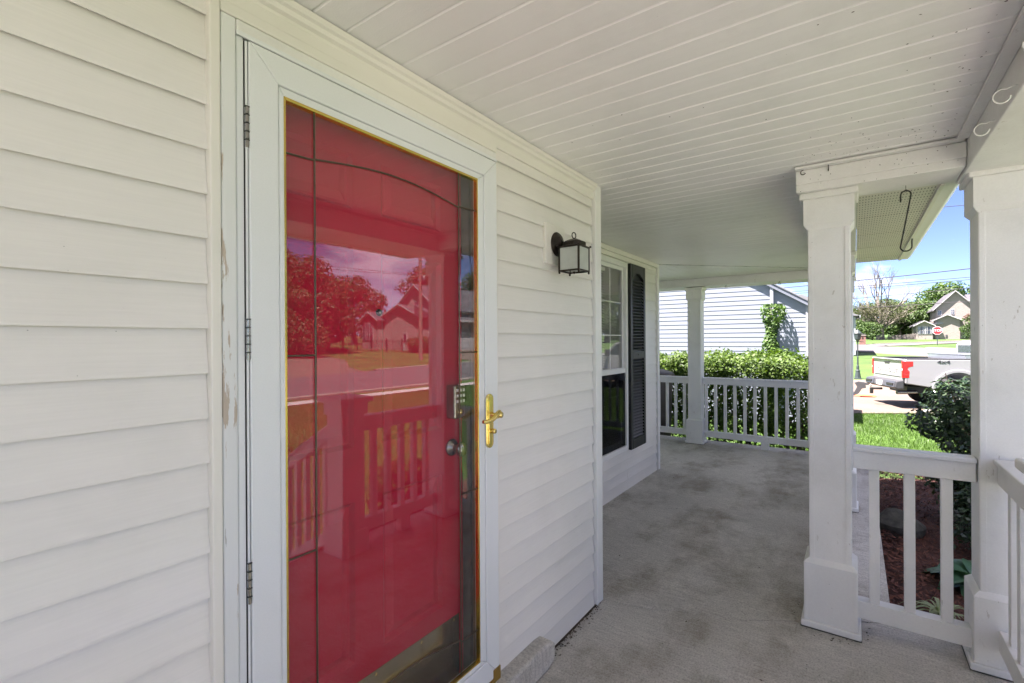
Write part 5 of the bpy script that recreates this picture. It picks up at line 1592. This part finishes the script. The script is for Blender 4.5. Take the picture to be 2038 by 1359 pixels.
MB().add([(35.6, -33.99, 4.15), (35.6, -30.4, 3.75), (52.4, -30.4, 3.75), (52.4, -33.99, 4.15), (35.6, -33.99, 5.4), (52.4, -33.99, 5.4)], [(0, 1, 4), (1, 2, 5, 4), (2, 3, 5), (0, 4, 5, 3), (0, 3, 2, 1)]).build('garage_roof', 'roof', rh)
B(35.6, 52.4, -30.399, -30.35, 3.58, 3.80).build('fascia', 'housetrim', rh)
for i in range(2):
    gd = B(37.2 + i * 6, 42 + i * 6, -31.0, -30.94, .1, 2.5).build('garage_door', 'housetrim', rh)
    for j in range(4):
        B(37.3 + i * 6, 41.9 + i * 6, -30.939, -30.91, .15 + j * .59, .68 + j * .59).build('panel', 'housetrim', gd)
lh = thing('brick_house', (20, -55, 0.3), 'low house hidden among the trees at the left of the mirrored view', 'house')
gable(lh, 24, 36, -62, -52, 0.2, 4.0, 7.0)
window_part(lh, 24, -58, -56.8, 1.4, 2.8); window_part(lh, 24, -55.5, -54.3, 1.4, 2.8)
# iron fence in front of the mirrored house
fe = thing('iron_fence', (32, -36, .3), 'black iron picket fence mirrored in front of the gabled house', 'fence')
pk = MB().tube([(0, 0, 0), (0, 0, 1.32)], .014, 4, smooth=False).mesh('picket'); pk.materials.append(M['black'])
pstm = B(-.05, .05, -.05, .05, 0, 1.5).mesh('fence_post'); pstm.materials.append(M['black'])
F0, F1 = Vector((31.0, -42.5, 0)), Vector((33.6, -31.5, 0))
for i in range(84):
    p = F0.lerp(F1, i / 83)
    ob = bpy.data.objects.new('picket' if i % 14 else 'fence_post', pk if i % 14 else pstm); COL.objects.link(ob); ob.parent = fe
    ob.location = (p.x - 32, p.y + 36, ground_z(p.x, p.y) - .3)
for h_ in (.18, 1.18):
    MB().tube([F0 + Vector((0, 0, ground_z(F0.x, F0.y) + h_)), (F0 + F1) / 2 + Vector((0, 0, ground_z(32.3, -37) + h_)), F1 + Vector((0, 0, ground_z(F1.x, F1.y) + h_))], .02, 4).build('fence_rail', 'black', fe)
for o_ in (rh, fe): o_.location.y -= 2.0
# roadside mailbox, utility pole
gm_ = ground_z(17.3, -22.4)
rm = thing('roadside_mailbox', (17.3, -22.4, gm_), 'mailbox on a wooden post mirrored beside the road', 'mailbox')
B(17.24, 17.36, -22.46, -22.34, gm_ - .1, gm_ + 1.0).build('post', 'pole', rm)
MB().prism([(-.11 + .11 - .11 * math.cos(math.pi * k / 8), gm_ + 1.12 + .11 * math.sin(math.pi * k / 8)) for k in range(9)] + [(.11, gm_ + 1.0), (-.11, gm_ + 1.0)], 'y', -22.62, -22.12).build('box', 'lead', rm)
bm_ = rm.children[-1]
bm_.data.transform(Matrix.Translation((0, 0, 0)))
for v in bm_.data.vertices: v.co.x += 17.3
gp = ground_z(27.0, -26.0)
up_ = thing('utility_pole', (27.0, -26.0, gp), 'wooden utility pole with crossarm mirrored at the right of the door', 'utility pole')
MB().tube([(27.0, -26.0, gp - .2), (27.0, -26.0, 10.5)], [.17, .12], 12).build('pole', 'pole', up_)
MB().tube([(27.0, -27.2, 6.75), (27.0, -24.8, 6.65)], .07, 6).build('crossarm', 'pole', up_)
MB().lathe([(0, 0), (.2, 0), (.2, .7), (0, .75)], 14, (27.0, -25.6, 6.0)).build('transformer', 'grey', up_)
for yy in (-26.4, -25.8, -24.4): MB().lathe([(.03, 0), (.05, .05), (.03, .16), (0, .18)], 8, (27.0, yy - .7, 6.75)).build('insulator', 'grey', up_)
def wire(a_, b, sag, label, r_=.014, g='overhead wires', name='overhead_wire'):
    a_, b = Vector(a_), Vector(b)
    P_ = [a_.lerp(b, k / 24) - Vector((0, 0, sag * 4 * (k / 24) * (1 - k / 24))) for k in range(25)]
    tag(MB().tube(P_, r_, 5).build(name, 'wire', o=tuple(a_)), label, 'wire', g)
# wires that cross the strip of sky between the posts
wire((40, 14, 4.95), (40, -24, 7.1), 0.35, 'thick dark overhead cable, highest of the bundle right of the near post', .030)
wire((40, 14, 4.75), (40, -24, 6.1), 0.25, 'thin wire just under the thick overhead cable', .020)
wire((40, 14, 4.60), (40, -24, 5.95), 0.25, 'lower thin wire of the close pair under the thick cable', .020)
wire((40, 14, 3.60), (40, -24, 5.9), 0.25, 'single wire crossing just above the far house roof', .020)
wire((40, 14, 3.30), (40, -24, 4.6), 0.25, 'lowest single wire crossing the dead tree', .020)
wire((40, 14, 10.9), (40, -24, 8.9), 0.25, 'single high wire near the right post capital', .020)
# wires of the mirrored pole, along and across the street
wire((27.0, -27.1, 6.9), (-40, -40, 8.6), 1.0, 'mirrored street wire fixed to the left end of the crossarm', .018)
wire((27.0, -26.5, 6.9), (-40, -39, 9.4), 0.9, 'mirrored street wire fixed mid crossarm', .016)
wire((27.0, -26.0, 9.4), (-40, -36, 12.2), 0.9, 'mirrored top street wire', .016)
wire((27.0, -26.0, 8.2), (-40, -37, 11.2), 0.9, 'mirrored second street wire', .016)
wire((27.0, -26.0, 7.4), (6.0, 5.0, 7.2), 0.6, 'mirrored service drop sloping up from the pole toward the house', .016)
wire((27.0, -26.0, 9.2), (60, -14, 10), 0.6, 'mirrored wire running right from the pole top', .016)

# ================================================================== TREES
def limb(mb, p, d, L, r_, depth, tips, spread=0.5, rnd=rr):
    pts = [p]; q = p.copy(); dd = d.copy()
    for k in range(3):
        dd = (dd + Vector((rnd.uniform(-.18, .18), rnd.uniform(-.18, .18), rnd.uniform(-.05, .15)))).normalized()
        q = q + dd * (L / 3); pts.append(q.copy())
    mb.tube(pts, [r_, r_ * .88, r_ * .76, r_ * .62], 6 if r_ > .05 else 4, caps=False)
    if depth == 0:
        tips.append(q); return
    for k in range(rnd.choice((2, 3, 3))):
        nd = (dd + Vector((rnd.uniform(-1, 1), rnd.uniform(-1, 1), rnd.uniform(-.25, .75))) * spread).normalized()
        limb(mb, q if k else pts[2], nd, L * rnd.uniform(.62, .82), r_ * .58, depth - 1, tips, spread, rnd)
def crown_points(clumps, n):
    w = np.array([c[3] ** 2 for c in clumps]); w = w / w.sum()
    idx = RNG.choice(len(clumps), n, p=w)
    c = np.array(clumps)[idx]
    d = RNG.normal(size=(n, 3)); d /= np.linalg.norm(d, axis=1)[:, None]
    rad = c[:, 3:4] * (1 - np.abs(RNG.normal(0, 0.18, n)))[:, None]
    return c[:, :3] + d * rad * np.array([1, 1, .85]), d
def make_tree(name, loc, H_, wid, n, size, mat, label, trunk=0.3, group='trees around the street', seed=1):
    rn = random.Random(seed)
    loc = Vector(loc)
    t = thing(name, loc, label, 'tree', group)
    mb = MB(); tips = []
    mb.tube([loc - Vector((0, 0, .3)), loc + Vector((0, 0, H_ * .12)), loc + Vector((rn.uniform(-.2, .2), rn.uniform(-.2, .2), H_ * .45))], [trunk * 1.25, trunk, trunk * .6], 9)
    for k in range(7):
        a_ = k * 2.4
        limb(mb, loc + Vector((0, 0, H_ * rn.uniform(.2, .42))), Vector((math.cos(a_), math.sin(a_), rn.uniform(.5, 1.1))).normalized(), H_ * .2, trunk * .38, 1, tips, .6, rn)
    mb.build('trunk', 'bark', t)
    cl = []
    for k in range(34):
        a_ = rn.uniform(0, 6.283); z = rn.uniform(.16, .93)
        prof = math.sin(math.pi * min(1, max(0.05, (z - .08) / .95)) ** .8) ** .7
        q = wid * prof * math.sqrt(rn.uniform(.1, 1)) * .72
        cl.append((loc.x + q * math.cos(a_), loc.y + q * math.sin(a_), loc.z + z * H_, wid * rn.uniform(.20, .36)))
    Pn, d = crown_points(cl, n)
    Pn[:, 2] = np.maximum(Pn[:, 2], loc.z + 0.3)
    leaf_part('crown', Pn, size, mat, t, tuple(loc), nrm=d * .8 + np.array([0, 0, .45]), jitter=.8, aspect=.75)
    return t
def put(src, x_, y_, sc_, rz, label):
    c = copy_tree(src, (x_, y_, ground_z(x_, y_)), rz, label, scale=sc_)
    return c
t1 = make_tree('broadleaf_tree', (99, -3.2, ground_z(99, -3.2)), 6.0, 4.2, 7000, .30, 'leaf_tree', 'dense green tree directly behind the grey dead-topped tree', seed=2)
t2 = make_tree('broadleaf_tree', (97, -8.4, ground_z(97, -8.4)), 6.0, 3.4, 6500, .30, 'leaf_tree', 'bright green tree touching the left side of the far brick house', seed=5)
t3 = make_tree('oak_tree', (19.5, -44, ground_z(19.5, -44)), 13.0, 7.0, 10000, .40, 'leaf_oak', 'largest dark tree at the left of the mirrored view', .45, seed=9)
put(t2, 95, -5.6, .95, 1.2, 'green tree above the grey board fence')
put(t1, 103, -6.6, 1.0, 2.2, 'taller green tree behind the fence, second row')
put(t1, 96, 0.6, .85, 4.0, 'green tree at the left edge of the far view by the brick mailbox')
put(t2, 92, -1.6, .62, 3.0, 'low green tree left of the dead-topped trunk')
put(t1, 108, -12.0, 1.45, .6, 'tree crown rising behind the far brick house gable')
put(t2, 110, 3.5, 1.3, 5.0, 'far tree behind the neighbour roof line')
put(t1, 112, -22, 1.5, 1.0, 'far tree hidden behind the right post')
put(t3, 27, -52, .86, 1.0, 'second dark tree from the left in the mirrored view')
put(t3, 33, -56, .70, 2.0, 'mid dark tree behind the mirrored fence')
put(t3, 44, -58, .78, 2.9, 'tree behind the mirrored house, left of its gable')
put(t3, 53, -52, .92, 4.1, 'tree rising above the mirrored gable')
put(t3, 57, -43, .95, .3, 'tree right of the mirrored utility pole')
put(t3, 10, -46, .95, 5.1, 'dark tree beyond the left edge of the mirrored view')
put(t3, 38, -66, .9, 3.5, 'far tree behind the mirrored sunroom')
put(t3, -6, -48, 1.0, 2.5, 'tree across the street outside the mirrored view')
put(t3, 21.5, -37.5, .52, 4.4, 'lower leafy tree by the mirrored driveway')
put(t3, 25.5, -40.5, .50, 1.9, 'lower leafy tree by the mirrored iron fence')
put(t3, 22.6, -41.5, .80, .8, 'dense dark tree mirrored behind the left driveway')
put(t3, 25.6, -40.2, .72, 2.7, 'dense dark tree mirrored directly behind the roadside mailbox')
put(t3, 27.6, -43.5, .70, 3.9, 'dense dark tree mirrored between mailbox and iron fence')
put(t3, 29.2, -43.0, .56, 5.3, 'middling dark tree mirrored at the left end of the iron fence')
put(t3, 32.0, -46.5, .50, .2, 'lowest dark tree mirrored just left of the sunroom')
put(t1, 70, -28, 1.5, .4, 'green tree across the road mirrored in the window, left one')
put(t2, 64, -33, 1.5, 1.4, 'green tree across the road mirrored in the window, middle one')
put(t1, 60, -37, 1.5, 2.4, 'green tree across the road mirrored in the window, right one')
put(t2, 84, -40, 1.8, 3.4, 'taller far tree mirrored in the window behind the others')
put(t1, 52, -26, .9, 4.4, 'small round tree mirrored low in the window')
put(t1, 18.2, 5.0, .92, .9, 'tree top showing over the neighbour roof')
# crepe myrtle by the far house
cmt = make_tree('crepe_myrtle', (82, -11.9, ground_z(82, -11.9)), 3.6, 1.5, 2600, .16, 'leaf_tree', 'small crepe myrtle with pink blossom by the right post', .07, seed=13)
cc = [(82 + rr.uniform(-1, .2), -11.9 + rr.uniform(-.9, .9), ground_z(82, -11.9) + rr.uniform(1.8, 3.3), .22) for k in range(9)]
Pn, d = crown_points(cc, 420)
leaf_part('blossom', Pn, .13, 'pink', cmt, (82, -11.9, ground_z(82, -11.9)), aspect=.9)
# dead-topped tree
dl = Vector((86.3, -3.0, ground_z(86.3, -3.0)))
dt = thing('dead_topped_tree', dl, 'grey tree with bare dead top and thin foliage across the road', 'tree')
mb = MB(); tips = []
mb.tube([dl - Vector((0, 0, .3)), dl + Vector((0, 0, .4)), dl + Vector((0, 0, 1.3)), dl + Vector((0, .05, 1.9))], [.62, .48, .40, .42], 10)
rn = random.Random(21)
for k in range(15):
    a_ = k * 2.399 + .3
    el = rn.uniform(.30, 1.0)
    limb(mb, dl + Vector((0, 0, rn.uniform(1.3, 2.0))), Vector((math.cos(a_) * math.cos(el), math.sin(a_) * math.cos(el), math.sin(el))), rn.uniform(1.35, 1.75), .17, 3, tips, .50, rn)
top = []
for k in range(4):
    limb(mb, dl + Vector((0, 0, 1.8)), Vector((rn.uniform(-.3, .3), (-.34, -.10, .12, .34)[k], 1)).normalized(), 3.1, .19, 4, top, .42, rn)
mb.build('trunk', 'bark', dt)
pts = np.array([[p.x, p.y, p.z] for p in tips])
n = 8500
Pn = pts[RNG.integers(0, len(pts), n)] + RNG.normal(0, .45, (n, 3))
Pn = Pn[(Pn[:, 2] < dl.z + 6.6) & (Pn[:, 2] > dl.z + 2.3)]
leaf_part('foliage', Pn, .15, 'leaf_grey', dt, tuple(dl), aspect=.6)
# round shrubs by the mirrored fence and the far house
bush((34.0, -33.4, ground_z(34.0, -33.4)), 1.4, 1.5, 2500, .22, 'leaf_oak', 'wide clipped shrub mirrored beside the utility pole', 'round_shrub')
bush((22.6, -36.0, ground_z(22.6, -36)), 2.4, 3.2, 3800, .28, 'leaf_oak', 'big dark shrub mirrored behind the mailbox', 'round_shrub')
bush((85.6, -12.2, ground_z(85.6, -12.2)), .8, .75, 900, .14, 'leaf_bush', 'low dark shrub at the foot of the far brick house', 'round_shrub')
bush((84, -2.0, ground_z(84, -2)), 1.3, 2.6, 1500, .22, 'leaf_tree', 'leafy shrub at the left foot of the dead-topped tree', 'round_shrub')
